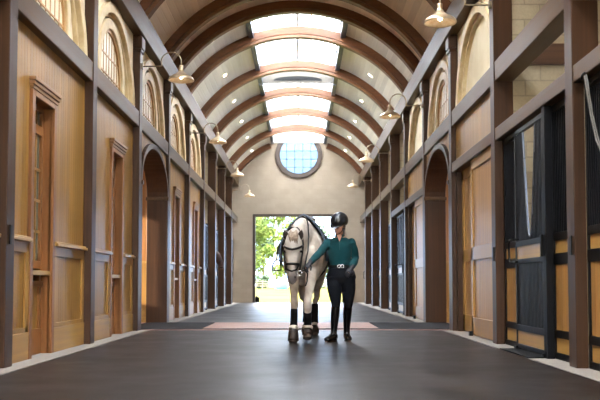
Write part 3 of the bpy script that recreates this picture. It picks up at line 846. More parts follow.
# head, hanging nearly vertical
hx = -.080
def hs(y, z, a, b): return ((hx-.015*(1.45-z), y-HD, z), a, b)
HD = .12
hb.loft([hs(-.33,1.46,.045,.06), hs(-.37,1.42,.086,.10), hs(-.40,1.36,.104,.125), hs(-.425,1.27,.116,.145), hs(-.445,1.20,.112,.140), hs(-.465,1.12,.096,.125), hs(-.485,1.04,.083,.108),
         hs(-.50,.96,.070,.092), hs(-.51,.90,.064,.082), hs(-.52,.85,.068,.080), hs(-.52,.81,.062,.070), hs(-.515,.775,.040,.042)], n=24)
for s in (-1, 1):
    hb.ball((hx+s*.076, -.40-HD, 1.20), (.035,.095,.10))           # jowl
    hb.ball((hx+s*.098, -.49-HD, 1.205), (.026,.038,.026), 12)      # eye socket ridge
    hb.loft([((hx+s*.080,-.50-HD,1.25),.014,.014),((hx+s*.050,-.575-HD,1.08),.012,.012),((hx+s*.040,-.575-HD,1.0),.008,.008)], n=8)
    hb.ball((hx+s*.044-.01, -.570-HD, .855), (.024,.026,.034), 12)   # nostril wing
# lower lip
hb.ball((hx-.01, -.47-HD, .79), (.038,.04,.035), 12)
# legs
def leg(pts): hb.loft(pts, n=16)
# near fore A (image left), reaching forward
leg([((-.15,.12,1.12),.10,.16),((-.135,.02,.92),.088,.115),((-.11,-.08,.75),.066,.08),((-.10,-.16,.60),.050,.056),((-.097,-.19,.53),.055,.056),((-.095,-.21,.48),.057,.056),((-.095,-.23,.42),.044,.042),
     ((-.095,-.25,.34),.033,.037),((-.095,-.28,.25),.033,.037),((-.095,-.30,.20),.040,.044),((-.095,-.34,.13),.034,.036),((-.095,-.37,.09),.045,.048)])
hb.loft([((-.095,-.36,.10),.045,.05),((-.095,-.38,.05),.056,.064),((-.095,-.385,.0),.062,.07)], n=16)
# off fore B (image right), knee raised forward
leg([((.15,.12,1.12),.10,.16),((.13,-.02,.92),.088,.115),((.11,-.18,.74),.066,.082),((.097,-.30,.58),.052,.060),((.092,-.36,.51),.055,.06),((.092,-.37,.45),.058,.060),((.092,-.345,.39),.044,.044),
     ((.09,-.30,.31),.033,.037),((.088,-.26,.23),.040,.043),((.086,-.25,.17),.035,.037),((.085,-.27,.13),.045,.048)])
hb.loft([((.085,-.26,.14),.046,.05),((.085,-.29,.085),.058,.066),((.085,-.305,.045),.060,.068)], n=16)
# hind legs
for (x0, x1, x2, yy) in ((-.16,-.12,-.06,.22),(.16,.12,.09,-.05)):
    leg([((x0,1.42,1.20),.15,.24),((x0,1.36,1.0),.125,.20),((x0*.95,1.34+yy*.3,.84),.09,.13),((x1,1.46+yy*.5,.68),.058,.075),((x1,1.55+yy*.7,.57),.048,.062),((x2,1.55+yy*.8,.50),.046,.056),
         ((x2,1.52+yy,.40),.036,.042),((x2,1.50+yy,.28),.034,.038),((x2,1.48+yy,.20),.042,.045),((x2,1.44+yy,.12),.036,.038),((x2,1.42+yy,.08),.05,.052)])
    hb.loft([((x2,1.42+yy,.09),.046,.05),((x2,1.40+yy,.04),.056,.062),((x2,1.395+yy,.0),.06,.068)], n=16)
hb.build('body', 'grey_coat', horse, remesh=.014, smooth_it=4)
# ears: leaf-shaped, turned outwards
for s in (-1, 1):
    e = MB()
    b0 = Vector((hx+s*.082, -.43-HD, 1.335)); tip = Vector((hx+s*.112, -.46-HD, 1.475))
    d = tip-b0
    e.loft([(b0-d*.1,.030,.028),(b0+d*.2,.046,.022),(b0+d*.45,.050,.02),(b0+d*.7,.038,.016),(b0+d*.9,.015,.01),(b0+d*1.0,.004,.004)], side=(1,0,-.6*s), n=12)
    ear = e.build('ear', 'grey_coat', horse, smooth=True, subsurf=1)
    q = MB(); o_ = Vector((0,-.022,0))
    q.loft([(b0+d*.08+o_,.026,.008),(b0+d*.35+o_,.038,.010),(b0+d*.6+o_,.032,.010),(b0+d*.88+o_*.8,.010,.006)], side=(1,0,-.6*s), n=10)
    q.build('ear_hollow', 'ear_inside', ear, smooth=True)
    MB().ball((hx+s*.105, -.515-HD, 1.185), (.019,.020,.017), 12).build('eye', 'eye', horse, smooth=True)
    MB().ball((hx-.012+s*.046, -.592-HD, .855), (.010,.008,.016), 10).build('nostril', 'ear_inside', horse, smooth=True)
# forelock and mane
f = MB()
for i in range(16):
    x = hx+(-1+2*i/15)*.035
    f.tube([(x*.5+hx*.5,-.36-HD,1.475),(x,-.44-HD,1.46),(x+(i-7)*.003,-.52-HD,1.40),(x+(i-8)*.002+.01,-.545-HD,1.36-.015*(i%3)),(x+(i-8)*.002+.01,-.560-HD,1.33-.018*(i%4))],[.012,.013,.012,.009,.003],6)
f.build('forelock', 'mane', horse, smooth=True)
f = MB()
for i in range(30):
    t_ = i/29; y = -.40+.72*t_; x0 = -.055+.055*t_; z = 1.535+.135*t_
    f.tube([(x0,y,z),(x0-.05,y,z-.005),(x0-.10-.02*t_,y-.01,z-.09),(x0-.125-.02*t_,y-.01,z-.17-.03*(i%3))],[.012,.014,.012,.003],6)
f.build('mane', 'mane', horse, smooth=True)
tl = MB()
tl.loft([((0,1.70,1.42),.035,.035),((0,1.80,1.34),.045,.045),((-.02,1.86,1.1),.06,.06),((-.04,1.86,.8),.07,.06),((-.06,1.84,.55),.06,.05),((-.09,1.80,.40),.03,.03),((-.10,1.79,.33),.006,.006)], n=12)
tl.build('tail', 'tail_hair', horse, smooth=True)

# leg wraps, fetlock fleece and hoof boots: worn by the horse
def sleeve(pts, nm, mat, n=16):
    m_ = MB(); m_.loft(pts, n=n); return m_.build(nm, mat, horse, smooth=True)
sleeve([((-.095,-.228,.43),.050,.050),((-.095,-.245,.36),.048,.05),((-.095,-.28,.24),.048,.05),((-.095,-.30,.19),.052,.055)], 'leg_wrap', 'wrap_black')
sleeve([((.092,-.35,.405),.052,.053),((.09,-.305,.32),.05,.052),((.088,-.265,.23),.052,.054),((.087,-.255,.19),.052,.055)], 'leg_wrap', 'wrap_black')
for (x2, yy) in ((-.06,.22),(.09,-.05)):
    sleeve([((x2,1.535+yy,.46),.056,.062),((x2,1.52+yy,.38),.052,.057),((x2,1.50+yy,.27),.050,.054),((x2,1.48+yy,.18),.055,.058)], 'leg_wrap', 'wrap_black')
    sleeve([((x2,1.45+yy,.13),.052,.055),((x2,1.43+yy,.09),.064,.066),((x2,1.41+yy,.03),.068,.072)], 'hoof_boot', 'hoof_boot')
sleeve([((-.095,-.315,.215),.05,.05),((-.095,-.325,.19),.070,.070),((-.095,-.33,.165),.064,.064)], 'fetlock_fleece', 'fleece')
sleeve([((-.095,-.335,.175),.054,.056),((-.095,-.35,.13),.066,.070),((-.095,-.37,.07),.072,.082),((-.095,-.38,.025),.074,.084)], 'hoof_boot', 'hoof_boot')
sleeve([((.087,-.255,.225),.05,.05),((.087,-.26,.20),.070,.070),((.087,-.27,.175),.064,.064)], 'fetlock_fleece', 'fleece')
sleeve([((.086,-.26,.18),.056,.058),((.085,-.27,.15),.068,.072),((.085,-.285,.10),.072,.078)], 'hoof_boot', 'hoof_boot')

# bridle (worn)
def ring(c, a, b, tilt=0, n=28, side=1):
    out_ = []
    for i in range(n):
        q = 2*PI*i/n
        out_.append((c[0]+a*math.cos(q), c[1]+b*math.sin(q), c[2]+tilt*math.sin(q)))
    return out_
br_ = empty('bridle', (0, -HD, 0)); br_.parent = horse
L = 'leather_black'
hxx = lambda z: hx-.015*(1.45-z)
MB().tube(ring((hxx(1.02),-.488,1.015),.090,.118,-.01), .017, 8, True).build('noseband', L, br_, smooth=True)
MB().tube([(hxx(.99)-.078,-.53,1.00),(hxx(.95)-.060,-.58,.95),(hxx(.94),-.605,.93),(hxx(.95)+.060,-.58,.95),(hxx(.99)+.078,-.53,1.00)], .012, 8).build('flash_strap', L, br_, smooth=True)
MB().tube([(hx-.124,-.44,1.265),(hx-.111,-.52,1.245),(hx-.064,-.580,1.222),(hx,-.594,1.21),(hx+.064,-.580,1.222),(hx+.111,-.52,1.245),(hx+.124,-.44,1.265)], .015, 8).build('browband', L, br_, smooth=True)
for s in (-1, 1):
    MB().tube([(hx+s*.07,-.36,1.47),(hx+s*.118,-.42,1.38),(hx+s*.128,-.45,1.27),(hx+s*.118,-.48,1.15),(hx+s*.102,-.505,1.04),(hx+s*.086,-.52,.93)], .011, 8).build('cheekpiece', L, br_, smooth=True)
    MB().tube([(hx+s*.086+.032*math.cos(q), -.53, .905+.032*math.sin(q)) for q in [2*PI*i/16 for i in range(16)]], .006, 6, True).build('bit_ring', 'silver', br_, smooth=True)
MB().tube([(hx-.07,-.36,1.47),(hx-.04,-.36,1.50),(hx+.04,-.36,1.50),(hx+.07,-.36,1.47)], .014, 8).build('headpiece', L, br_, smooth=True)
MB().tube([(hx+.088,-.52,.905),(.07,-.40,1.02),(.100,-.30,1.20),(.100,-.12,1.40),(.085,.0,1.56),(.055,.12,1.665),(.0,.24,1.705),(-.09,.20,1.64),(-.15,.08,1.45),(-.17,-.1,1.2),(-.19,-.38,.98),(hx-.090,-.53,.905)], .010, 6).build('rein', L, br_, smooth=True)
MB().tube([(hx+.088,-.52,.905),(.03,-.52,.93),(.075,-.47,.95),(.105,-.43,.90),(.095,-.40,.80),(.075,-.42,.74)], .010, 6).build('lead_rein', L, br_, smooth=True)

# saddle, pad, girth and stirrups: own thing resting on the horse
sad = tag(empty('saddle', (.115, 11.55, 0), HY), 'black English saddle with navy pad and stirrups on the grey horse', 'saddle')
def shell(secs, q0, q1, th, nm, mat, par, n=26):
    """strip over the back: secs (y, cz, a, b)"""
    m_ = MB(); bm = m_.bm; G = []
    for lay in (0, th):
        rows = []
        for (y, cz, a, b) in secs:
            pz = lambda q: math.cos(q) if math.cos(q) < 0 else (1-pkk)*math.cos(q)+pkk*(1-abs(math.sin(q))**1.15)
            pkk = .38
            rows.append([bm.verts.new(((a+lay)*math.sin(q), y, cz+(b+lay)*pz(q))) for q in [q0+(q1-q0)*i/n for i in range(n+1)]])
        G.append(rows)
    A, B = G; m = len(secs)
    for i in range(m-1):
        for k in range(n):
            bm.faces.new((A[i][k],A[i][k+1],A[i+1][k+1],A[i+1][k])); bm.faces.new((B[i][k],B[i+1][k],B[i+1][k+1],B[i][k+1]))
    for i in range(m-1):
        for k in (0, n): bm.faces.new((A[i][k],A[i+1][k],B[i+1][k],B[i][k]))
    for k in range(n):
        for i in (0, m-1): bm.faces.new((A[i][k],B[i][k],B[i][k+1],A[i][k+1]))
    return m_.build(nm, mat, par, smooth=True)
Q = math.radians(104)
shell([(.24,1.21,.315,.50),(.40,1.21,.325,.50),(.7,1.19,.352,.45),(.98,1.19,.362,.42)], -Q, Q, .026, 'saddle_pad', 'pad_navy', sad)
shell([(.225,1.21,.314,.502),(.255,1.21,.316,.502)], -Q, Q, .034, 'pad_binding', 'pad_trim', sad)
for s in (-1, 1):
    a0, a1 = (math.radians(20), math.radians(96))
    shell([(.34,1.21,.335,.51),(.50,1.20,.345,.50),(.75,1.19,.37,.47)], s*a0 if s > 0 else -a1, a1 if s > 0 else -a0, .028, 'saddle_flap', 'leather_black', sad)
    # stirrup
    sx = s*.40
    st = MB().tube([(s*.30,.50,1.45),(s*.385,.50,1.28),(s*.40,.50,1.10)], .011, 6).build('stirrup_leather', 'leather_black', sad, smooth=True)
    MB().tube([(sx-s*.01,.50,1.115),(sx+s*.035,.51,1.09),(sx+s*.062,.52,1.03),(sx+s*.066,.52,.965),(sx,.50,.958),(sx-s*.062,.48,.965),(sx-s*.06,.48,1.03),(sx-s*.045,.49,1.09)], .012, 6, True).build('stirrup', 'black_metal', sad, smooth=True,)
m_ = MB()
m_.loft([((0,.36,1.70),.04,.03),((0,.40,1.71),.075,.045),((0,.50,1.685),.09,.045),((0,.66,1.66),.12,.045),((0,.80,1.685),.15,.05),((0,.88,1.725),.13,.045),((0,.92,1.73),.06,.03)], n=20)
m_.build('seat', 'leather_black', sad, smooth=True, subsurf=1)
shell([(.50,1.22,.345,.41),(.58,1.22,.352,.41)], math.radians(100), math.radians(260), .02, 'girth', 'leather_black', sad)

# ------------------------------------------------------------------ rider on foot
RX, RY = .61, 11.45
rider = tag(empty('person', (RX, RY, 0)), 'person in teal long-sleeved shirt, black breeches and riding helmet leading the grey horse', 'person')
# joints
LEG = {'A': [(-.070,.0,.88),(-.066,-.05,.70),(-.050,-.10,.51),(-.060,-.07,.36),(-.074,-.03,.16),(-.078,-.02,.09)],
       'B': [(.115,.0,.88),(.122,.02,.70),(.122,.03,.51),(.112,.09,.36),(.106,.14,.16),(.106,.15,.09)]}
ARM_R = [(-.150,.0,1.335),(-.195,-.06,1.27),(-.26,-.15,1.185),(-.34,-.29,1.105),(-.405,-.395,1.035)]
ARM_L = [(.165,.0,1.335),(.20,.04,1.23),(.222,.08,1.12),(.20,-.02,1.05),(.165,-.10,.985)]
HC = Vector((-.005,-.065,1.555))      # head centre
def torso(mb, g=0, top=True):
    mb.loft([((.022,.0,.80),.12+g,.09+g),((.022,.01,.88),.165+g,.105+g),((.018,.01,.95),.150+g,.100+g),((.01,.0,1.03),.128+g,.090+g),((.008,.0,1.10),.130+g,.092+g),((.006,-.005,1.20),.150+g,.105+g),((.005,.0,1.28),.160+g,.100+g),((.005,.005,1.34),.155+g,.082+g),((.004,.0,1.385),.10+g,.062+g),((.003,-.002,1.41),.06+g,.05+g)], n=24)
rb = MB()
torso(rb)
rb.loft([((.0,.01,1.36),.062,.060),((.0,-.012,1.42),.050,.052),((-.002,-.03,1.47),.048,.052),((-.004,-.045,1.52),.05,.055)], n=16)
# head tilted forward and to the left
tilt = Matrix.Rotation(math.radians(20), 4, 'X') @ Matrix.Rotation(math.radians(-28), 4, 'Z')
def H(x, y, z): return HC + (tilt @ Vector((x, y, z)))
rb.ball(H(0,.012,.035), (.074,.090,.085), 20, tilt)
rb.loft([(H(0,-.015,.05),.068,.074),(H(0,-.030,.0),.063,.064),(H(0,-.036,-.045),.053,.056),(H(0,-.045,-.080),.038,.042),(H(0,-.05,-.105),.020,.022)], side=tuple(tilt @ Vector((1,0,0))), n=18)
rb.loft([(H(0,-.086,.02),.008,.008),(H(0,-.103,-.012),.010,.012),(H(0,-.110,-.028),.014,.012),(H(0,-.094,-.036),.012,.008)], side=tuple(tilt @ Vector((1,0,0))), n=10)
for s in (-1, 1):
    rb.ball(H(s*.035,-.070,-.018), (.022,.018,.018), 10)
    rb.ball(H(s*.070,.0,-.005), (.010,.018,.030), 10)
rb.ball(H(0,-.088,-.055), (.022,.012,.012), 10)
rb.ball(H(0,-.085,-.090), (.016,.014,.014), 10)
for K_ in ('A', 'B'):
    p = LEG[K_]
    rb.loft([(p[0],.080,.088),(p[1],.076,.082),(p[2],.052,.056),(p[3],.048,.053),(p[4],.034,.036),(p[5],.034,.04)], n=16)
def foot(p, yaw, g=0, dz=0, k=1):
    m = Matrix.Rotation(yaw, 3, 'Z'); P = lambda x, y, z: tuple(Vector((p[0], p[1], 0))+m @ Vector((x, y*k, z+dz)))
    return [(P(0,.05,.055),.030+g,.045+g),(P(0,.0,.055),.035+g,.050+g),(P(0,-.06,.045),.036+g,.040+g),(P(0,-.12,.034),.040+g,.030+g),(P(0,-.17,.028),.034+g,.024+g),(P(0,-.195,.026),.018+g,.016+g)]
rb.loft(foot(LEG['A'][5], math.radians(-32), -.006, .006, .8), n=14); rb.loft(foot(LEG['B'][5], math.radians(6), -.006, .006, .8), n=14)
for P in (ARM_R, ARM_L):
    rb.loft([(P[0],.052,.052),(P[1],.043,.045),(P[2],.037,.038),(P[3],.033,.034),(P[4],.025,.028)], side=(0,1,0), n=14)
# bare hands under the gloves: palm and five digits
def hand_pts(wr, dirv, palm_n, curl, thumb_side, spread=.16):
    """returns palm loft, and list of finger polylines with radii"""
    d = Vector(dirv).normalized(); n = Vector(palm_n); n = (n-d*n.dot(d)).normalized(); a = d.cross(n).normalized()*thumb_side
    w_ = Vector(wr)
    palm = [(w_-d*.01,.026,.020),(w_+d*.03,.034,.018),(w_+d*.07,.040,.017),(w_+d*.092,.036,.014)]
    fs = []
    for i, (off, ln) in enumerate(((.028,.070),(.010,.080),(-.009,.074),(-.027,.058))):
        base = w_+d*.080+a*off; pts = [base]; dd = (d+a*off*spread*8).normalized(); ang = 0
        segs = [ln*.42, ln*.33, ln*.25]
        for sgl in segs:
            ang += curl
            v = dd*math.cos(ang)+n*math.sin(ang); pts.append(pts[-1]+v*sgl)
        fs.append((pts, [.0095,.009,.008,.0065]))
    tb = w_+d*.025+a*.028
    t1 = tb+(a*.75+d*.55+n*.25).normalized()*.036; t2 = t1+(a*.15+d*.8+n*.6).normalized()*.030; t3 = t2+(d*.7+n*.8-a*.1).normalized()*.022
    fs.append(([tb, t1, t2, t3], [.012,.011,.0095,.007]))
    return palm, fs, tuple(a)
RH = hand_pts(ARM_R[4], (-.45,-.45,-.55), (.35,.5,-.7), .62, 1)
LH = hand_pts(ARM_L[4], (-.55,-.55,-.75), (-.2,.6,-.45), .35, 1)
for palm, fs, a in (RH, LH):
    rb.loft([(p, x*.85, y*.85) for p, x, y in palm], side=a, n=12)
    for pts, r in fs: rb.loft([(p, q*.9, q*.9) for p, q in zip(pts, r)], side=a, n=8)
rb.build('body', 'skin', rider, remesh=.0075, smooth_it=2)
MB().loft([(H(-.020,-.100,-.058),.003,.003),(H(-.008,-.104,-.055),.005,.005),(H(.008,-.104,-.055),.005,.005),(H(.020,-.100,-.058),.003,.003)], side=(0,1,0), n=8).build('lips', 'lips', rider, smooth=True)
for s in (-1, 1):
    MB().ball(H(s*.028,-.088,.006), (.011,.006,.005), 10).build('eye', 'eye', rider, smooth=True)
    MB().tube([H(s*.044,-.082,.022),H(s*.03,-.09,.027),H(s*.014,-.092,.023)], .0035, 6).build('eyebrow', 'hair', rider, smooth=True)
hr = MB()
hr.ball(H(0,.045,-.02), (.072,.062,.062), 16, tilt); hr.ball(H(0,.10,-.055), (.038,.035,.035), 14)
for s in (-1, 1): hr.loft([(H(s*.068,.02,.02),.012,.03),(H(s*.070,.02,-.02),.012,.03),(H(s*.060,.05,-.05),.012,.03)], n=10)
hr.build('hair', 'hair', rider, smooth=True)
# helmet
hm = MB()
hm.ball(H(0,.008,.062), (.106,.128,.102), 28, tilt)
bmesh.ops.bisect_plane(hm.bm, geom=hm.bm.verts[:]+hm.bm.edges[:]+hm.bm.faces[:], plane_co=H(0,0,.022), plane_no=tilt @ Vector((0,.10,1)), clear_inner=True)
he = hm.build('helmet', 'helmet_shell', rider, smooth=True)
q = he.modifiers.new('so', 'SOLIDIFY'); q.thickness = .012; q.offset = 1
vz = MB()
inn, outr = [], []
for i in range(17):
    a = math.radians(-152+124*i/16)
    inn.append((.099*math.cos(a), .008+.122*math.sin(a))); f_ = .072*max(0, math.cos((a+PI/2)*1.35))**.6
    outr.append((.104*math.cos(a), .008+(.128+f_)*math.sin(a)))
dz_ = lambda y: .25*min(0, y+.11)
vz.band(inn, outr, lambda x, y: H(x, y, .022+dz_(y)), lambda x, y: H(x, y, .032+dz_(y)))
vz.build('visor', 'helmet_shell', he, bevel=.002)
vt = MB(); vt.tube([H(x, y, .026+dz_(y)) for x, y in outr], .004, 6).build('visor_trim', 'silver', he, smooth=True)
sp_ = MB()
sp_.tube([H(0, .008-.126*math.cos(q_), .062+.101*math.sin(q_)) for q_ in [.02+ (PI*.80)*i/18 for i in range(19)]], [.022*(.5+.5*math.sin(PI*(i+1)/20)) for i in range(19)], 8)
sp_.build('centre_stripe', 'helmet_stripe', he, smooth=True)
for s in (-1, 1):
    MB().tube([H(s*.080,-.01,.03),H(s*.074,-.028,-.03),H(s*.052,-.045,-.085),H(0,-.060,-.120)], .005, 6).build('chin_strap', 'leather_black', he, smooth=True)
# shirt
sh = MB()
sh.loft([((.018,.01,.985),.150,.112),((.012,.005,1.02),.142,.106),((.008,.0,1.08),.144,.108),((.006,-.005,1.18),.162,.120),((.005,-.005,1.25),.170,.120),((.005,.003,1.32),.172,.104),((.005,.004,1.36),.142,.085),((.004,.0,1.395),.085,.07)], n=28)
for P in (ARM_R, ARM_L):
    sh.ball(P[0], .052, 14)
    sh.loft([(P[0],.055,.055),(P[1],.054,.056),(P[2],.052,.054),(P[3],.046,.048),((Vector(P[3])*.15+Vector(P[4])*.85),.036,.038)], side=(0,1,0), n=16)
# folds
rnd = random.Random(5)
shirt = sh.build('shirt', 'teal_shirt', rider, remesh=.010, smooth_it=3)
for v in shirt.data.vertices:
    nn = noise.noise(Vector((v.co.x*9, v.co.y*9, v.co.z*22)))*.005 + noise.noise(Vector((v.co.x*25+v.co.z*18, v.co.y*20, v.co.z*10)))*.003
    v.co += v.normal*nn
cl = MB()
cp, cq = [], []
for i in range(21):
    a = math.radians(-70+ -0 + 320*i/20)   # open at the front
    a = math.radians(-90+22+(360-44)*i/20)
    cp.append((.004+.066*math.cos(a), .0+.062*math.sin(a), 1.392-.012*math.sin(a)*-1)); cq.append((.004+.060*math.cos(a), -.008+.060*math.sin(a), 1.440+.010*math.sin(a)))
bm = cl.bm; va = [bm.verts.new(p) for p in cp]; vb = [bm.verts.new(p) for p in cq]
for i in range(20): bm.faces.new((va[i], va[i+1], vb[i+1], vb[i]))
co_ = cl.build('collar', 'teal_trim', shirt, smooth=True)
q = co_.modifiers.new('so', 'SOLIDIFY'); q.thickness = .006
MB().prism([(-.035,1.418),(.035,1.418),(.0,1.335)], XZ(-.098), XZ(-.060)).build('open_neck', 'skin', shirt)
MB().box(-.003,.004,-.124,-.118,1.22,1.335).build('zip', 'teal_trim', shirt)
# breeches
bs = MB()
bs.loft([((.024,.0,.76),.150,.10),((.024,.01,.85),.205,.135),((.022,.01,.92),.190,.130),((.016,.008,.99),.155,.116),((.014,.006,1.005),.150,.112)], n=26)
for K_ in ('A', 'B'):
    p = LEG[K_]
    bs.loft([((p[0][0],p[0][1],.86),.100,.118),((p[0][0],p[0][1],.78),.102,.116),(p[1],.098,.106),((Vector(p[1])*.5+Vector(p[2])*.5),.084,.090),(p[2],.066,.070),((Vector(p[2])*.5+Vector(p[3])*.5),.054,.058)], n=18)
bs.build('breeches', 'breeches', rider, remesh=.010, smooth_it=3)
be = MB(); e0 = [(.015+.157*math.cos(q), .007+.118*math.sin(q)) for q in [2*PI*i/40 for i in range(40)]]
e1 = [(.015+.149*math.cos(q), .007+.110*math.sin(q)) for q in [2*PI*i/40 for i in range(40)]]
be.band(e1, e0, lambda a, b: (a, b, .985), lambda a, b: (a, b, 1.022), closed=True)
belt = be.build('belt', 'leather_black', rider, bevel=.002)
for cx_ in (-.022, .024):
    MB().tube([(.014+cx_+.020*math.cos(q), -.120, 1.003+.021*math.sin(q)) for q in [2*PI*i/18 for i in range(18)]], .0045, 6, True).build('buckle_ring', 'silver', belt, smooth=True)
MB().tube([(.0,-.122,1.003),(.014,-.124,1.004),(.03,-.122,1.003)], .005, 6).build('buckle_bar', 'silver', belt, smooth=True)
# boots
for K_, yaw in (('A', math.radians(-32)), ('B', math.radians(6))):
    p = LEG[K_]; b_ = MB()
    top_ = Vector(p[2])*.80+Vector(p[3])*.20
    b_.loft([(tuple(top_),.058,.062),((Vector(p[2])*.5+Vector(p[3])*.5),.060,.064),(p[3],.060,.065),((Vector(p[3])*.5+Vector(p[4])*.5),.052,.056),(p[4],.044,.048),(p[5],.044,.052),((p[5][0],p[5][1],.05),.042,.052)], n=18)
    b_.loft(foot(p[5], yaw, .010, .006, 1.05), n=16)
    bt = b_.build('boot', 'boot_leather', rider, remesh=.008, smooth_it=3)
    m3 = Matrix.Rotation(yaw, 3, 'Z'); s_ = MB()
    P2 = lambda x, y, z: tuple(Vector((p[5][0], p[5][1], 0))+m3 @ Vector((x, y, z)))
    out2 = [(.042*math.cos(q)*(1 if math.sin(q) > 0 else .98), (-.07+.145*math.sin(q))) for q in [2*PI*i/24 for i in range(24)]]
    s_.prism(out2, lambda x, y: P2(x, y, .0), lambda x, y: P2(x, y, .016))
    s_.build('sole', 'leather_brown', bt)
    MB().tube([P2(-.046,-.02,.10),P2(-.03,-.065,.095),P2(.0,-.085,.085),P2(.03,-.065,.095),P2(.046,-.02,.10)], .006, 6).build('spur_strap', 'leather_black', bt, smooth=True)
# gloves
for palm, fs, a in (RH, LH):
    g = MB()
    g.loft([(p, x*1.08, y*1.15) for p, x, y in palm], side=a, n=14)
    for pts, r in fs: g.loft([(p, q*1.12, q*1.12) for p, q in zip(pts, r)]+[(pts[-1]+(pts[-1]-pts[-2]).normalized()*.005, .004, .004)], side=a, n=10)
    w0 = palm[0][0]; dd = (palm[1][0]-palm[0][0]).normalized()
    g.loft([(w0-dd*.035,.032,.031),(w0-dd*.01,.030,.027),(w0+dd*.02,.031,.024)], side=a, n=14)
    g.build('glove', 'glove', rider, remesh=.004, smooth_it=2)
# ------------------------------------------------------------------ bay horse looking out of a left-hand stall
HX2, HY2 = -W-.20, YK(7)+PS+.9
bay = tag(empty('horse', (HX2, HY2, 0)), 'dark brown horse with its head out of a far left stall', 'horse')
h2 = MB()
h2.loft([((-.75,0,1.15),.20,.34),((-.45,0,1.38),.13,.24),((-.2,0,1.62),.10,.16),((-.02,0,1.78),.09,.13),((.03,0,1.80),.07,.09)], side=(0,1,0), n=18)
h2.loft([((-.04,0,1.84),.05,.06),((.04,0,1.80),.09,.12),((.12,0,1.70),.10,.14),((.20,0,1.56),.08,.12),((.27,0,1.42),.06,.09),((.31,0,1.32),.06,.075),((.325,0,1.28),.035,.04)], side=(0,1,0), n=18)
h2.build('body', 'bay_coat', bay, remesh=.018)
for s in (-1, 1):
    MB().loft([((-.01,s*.06,1.86),.02,.02),((-.02,s*.075,1.93),.03,.018),((-.03,s*.085,2.0),.006,.005)], side=(0,1,0), n=10).build('ear', 'bay_coat', bay, smooth=True)
MB().tube([(.235+.11*math.cos(q)*.8, .088*math.sin(q), 1.49+.07*math.cos(q)) for q in [2*PI*i/20 for i in range(20)]], .011, 6, True).build('halter', 'leather_black', bay, smooth=True)
# ------------------------------------------------------------------ outdoors
struct(MB().box(-120, 120, YB, 320, -.3, -.02).build('ground', 'grass'), 'pale straw-coloured paddock grass outside the far doorway', 'ground')
struct(MB().box(-120, 120, -60, YBACK-.2, -.3, -.02).build('ground', 'grass'), 'grass outside the doorway behind the camera', 'ground')
fn = tag(empty('paddock_fence', (0, 150, 0)), 'grey three-rail paddock fence far outside the doorway', 'fence')
r_ = MB()
for z in (.5, .9, 1.3): r_.box(-20, 20, -.04, .04, z-.07, z+.07)
r_.build('rails', 'fence_wood', fn)
for i in range(13):
    MB().box(-19.2+i*3.1, -19.0+i*3.1, .02, .2, 0, 1.5).build('fence_post', 'fence_wood', fn)
def crown(seed, R, H, n, mat, parent, zc):
    rnd = random.Random(seed); mb = MB(); bm = mb.bm
    cl = [(rnd.uniform(-1,1)*R*.6, rnd.uniform(-1,1)*R*.6, zc+rnd.uniform(-.5,.5)*H, rnd.uniform(.3,.55)*R) for _ in range(16)]
    for i in range(n):
        c = rnd.choice(cl); v = Vector((rnd.gauss(0,1), rnd.gauss(0,1), rnd.gauss(0,1))).normalized()*c[3]*rnd.uniform(.6,1.05)
        p = Vector(c[:3])+v; q = rnd.uniform(.18,.4)
        a = Vector((rnd.gauss(0,1), rnd.gauss(0,1), rnd.gauss(0,1))).normalized(); b2 = a.orthogonal().normalized()
        bm.faces.new([bm.verts.new(p+a*q), bm.verts.new(p+b2*q*.6), bm.verts.new(p-a*q), bm.verts.new(p-b2*q*.6)])
    return mb.build('crown', mat, parent)
trees = [(-9.5,165,4.2,16,'leaf_light','bark',.25,'yellow-green tree at the left edge of the far doorway'),
         (-7.8,176,3.2,15,'leaf_dark','bark',.25,'darker green tree behind the yellow-green tree outside'),
         (-4.6,160,2.6,17,'leaf_light','birch',.28,'slim white-trunked birch outside the doorway left of the horse'),
         (-1.2,192,4.2,17,'leaf_light','bark',.25,'pale leafy tree behind the horse outside'),
         (3.2,176,3.4,13,'leaf_dark','bark',.25,'low dark green tree beyond the fence, hidden mostly by the horse'),
         (-15,196,4.4,18,'leaf_dark','bark',.3,'tall dark tree behind the left frame of the doorway'),
         (7.5,196,3.6,12,'leaf_light','bark',.25,'small light green tree beyond the rider'),
         (11,180,4.5,15,'leaf_dark','bark',.3,'green tree beyond the right frame of the far doorway')]
for i, (x, y, R, H, lm, bk, tr, lab) in enumerate(trees):
    t = tag(empty('tree', (x, y, 0)), lab, 'tree', 'trees beyond the paddock')
    p = [(0,0,0), (.15,0,H*.3), (-.05,.1,H*.6), (.1,0,H*.9)]
    MB().tube(p, [tr*1.2, tr, tr*.8, tr*.4], 8).build('trunk', bk, t, smooth=True)
    crown(i+3, R, H*.75, 2600, lm, t, H*.56)
# shrubs under the trees
for i, x in enumerate((-11.5, -6.8, -1, 3.5, 8)):
    t = tag(empty('shrub', (x, 154+i, 0)), 'bushy green shrub behind the fence, %s from the left of the doorway' % ORD[i+1], 'shrub', 'shrubs behind the fence')
    crown(40+i, 1.3, 1.9, 700, 'leaf_dark' if i % 2 else 'leaf_light', t, 1.4)
    MB().tube([(0,0,0),(.05,0,1.2)], [.12,.06], 6).build('stem', 'bark', t)
t = tag(MB().lathe([(.001,0),(.9,0),(1.0,.3),(1.0,1.1),(.85,1.5),(.001,1.6)], (0,0,0), 20).build('water_tank', 'teal_plastic', None, (-3.1, 140, -.02), smooth=True), 'small teal drum outside, left of the horse', 'tank')

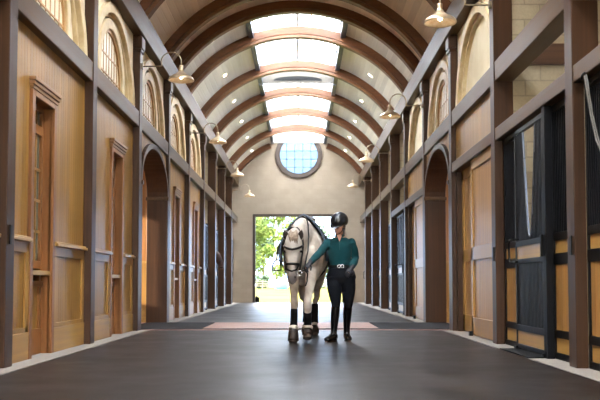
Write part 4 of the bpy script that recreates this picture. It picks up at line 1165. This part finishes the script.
# ------------------------------------------------------------------ light, camera
w = bpy.data.worlds.new('World'); S.world = w; w.use_nodes = True
nt = w.node_tree; nt.nodes.clear()
out = nt.nodes.new('ShaderNodeOutputWorld'); bg = nt.nodes.new('ShaderNodeBackground')
tc = nt.nodes.new('ShaderNodeTexCoord'); sp = nt.nodes.new('ShaderNodeSeparateXYZ'); nt.links.new(tc.outputs['Generated'], sp.inputs[0])
c = ramp(nt, sp.outputs[2], [(0.0, (.17,.235,.36,1)), (.15, (.21,.28,.40,1)), (.6, (.88,.90,.93,1)), (1, (1,.98,.94,1))])
gl = nt.nodes.new('ShaderNodeMapRange'); nt.links.new(sp.outputs[1], gl.inputs[0])
gl.inputs[1].default_value = .1; gl.inputs[2].default_value = -.9; gl.inputs[3].default_value = 0; gl.inputs[4].default_value = .75
c = mixc(nt, gl.outputs[0], c, (.62,.56,.48,1))
nt.links.new(c, bg.inputs[0]); bg.inputs[1].default_value = 8.5
nt.links.new(bg.outputs[0], out.inputs[0])
sun = bpy.data.lights.new('sun', 'SUN'); sun.energy = 3; sun.angle = .02; sun.color = (1,.93,.8)
so = bpy.data.objects.new('sun', sun); COL.objects.link(so)
so.rotation_euler = Vector((.80, .50, -.26)).to_track_quat('-Z', 'Y').to_euler()
cam = bpy.data.cameras.new('camera'); co = bpy.data.objects.new('camera', cam); COL.objects.link(co)
cam.sensor_width = 36; cam.lens = 51.0; cam.shift_x = -1/600; cam.shift_y = 40/600
co.location = (.095, 0, .76); co.rotation_euler = (PI/2+math.radians(3), 0, 0)
cam.clip_end = 600
cam.dof.use_dof = True; cam.dof.focus_distance = 11.5; cam.dof.aperture_fstop = 3.2
S.camera = co
S.view_settings.view_transform = 'Standard'; S.view_settings.look = 'None'; S.view_settings.gamma = 1
S.view_settings.use_curve_mapping = False
S.view_settings.exposure = 1.9
S.cycles.max_bounces = 10; S.cycles.diffuse_bounces = 6; S.cycles.glossy_bounces = 4; S.cycles.transparent_max_bounces = 12
S.cycles.use_denoising = True
S.cycles.sample_clamp_indirect = 8
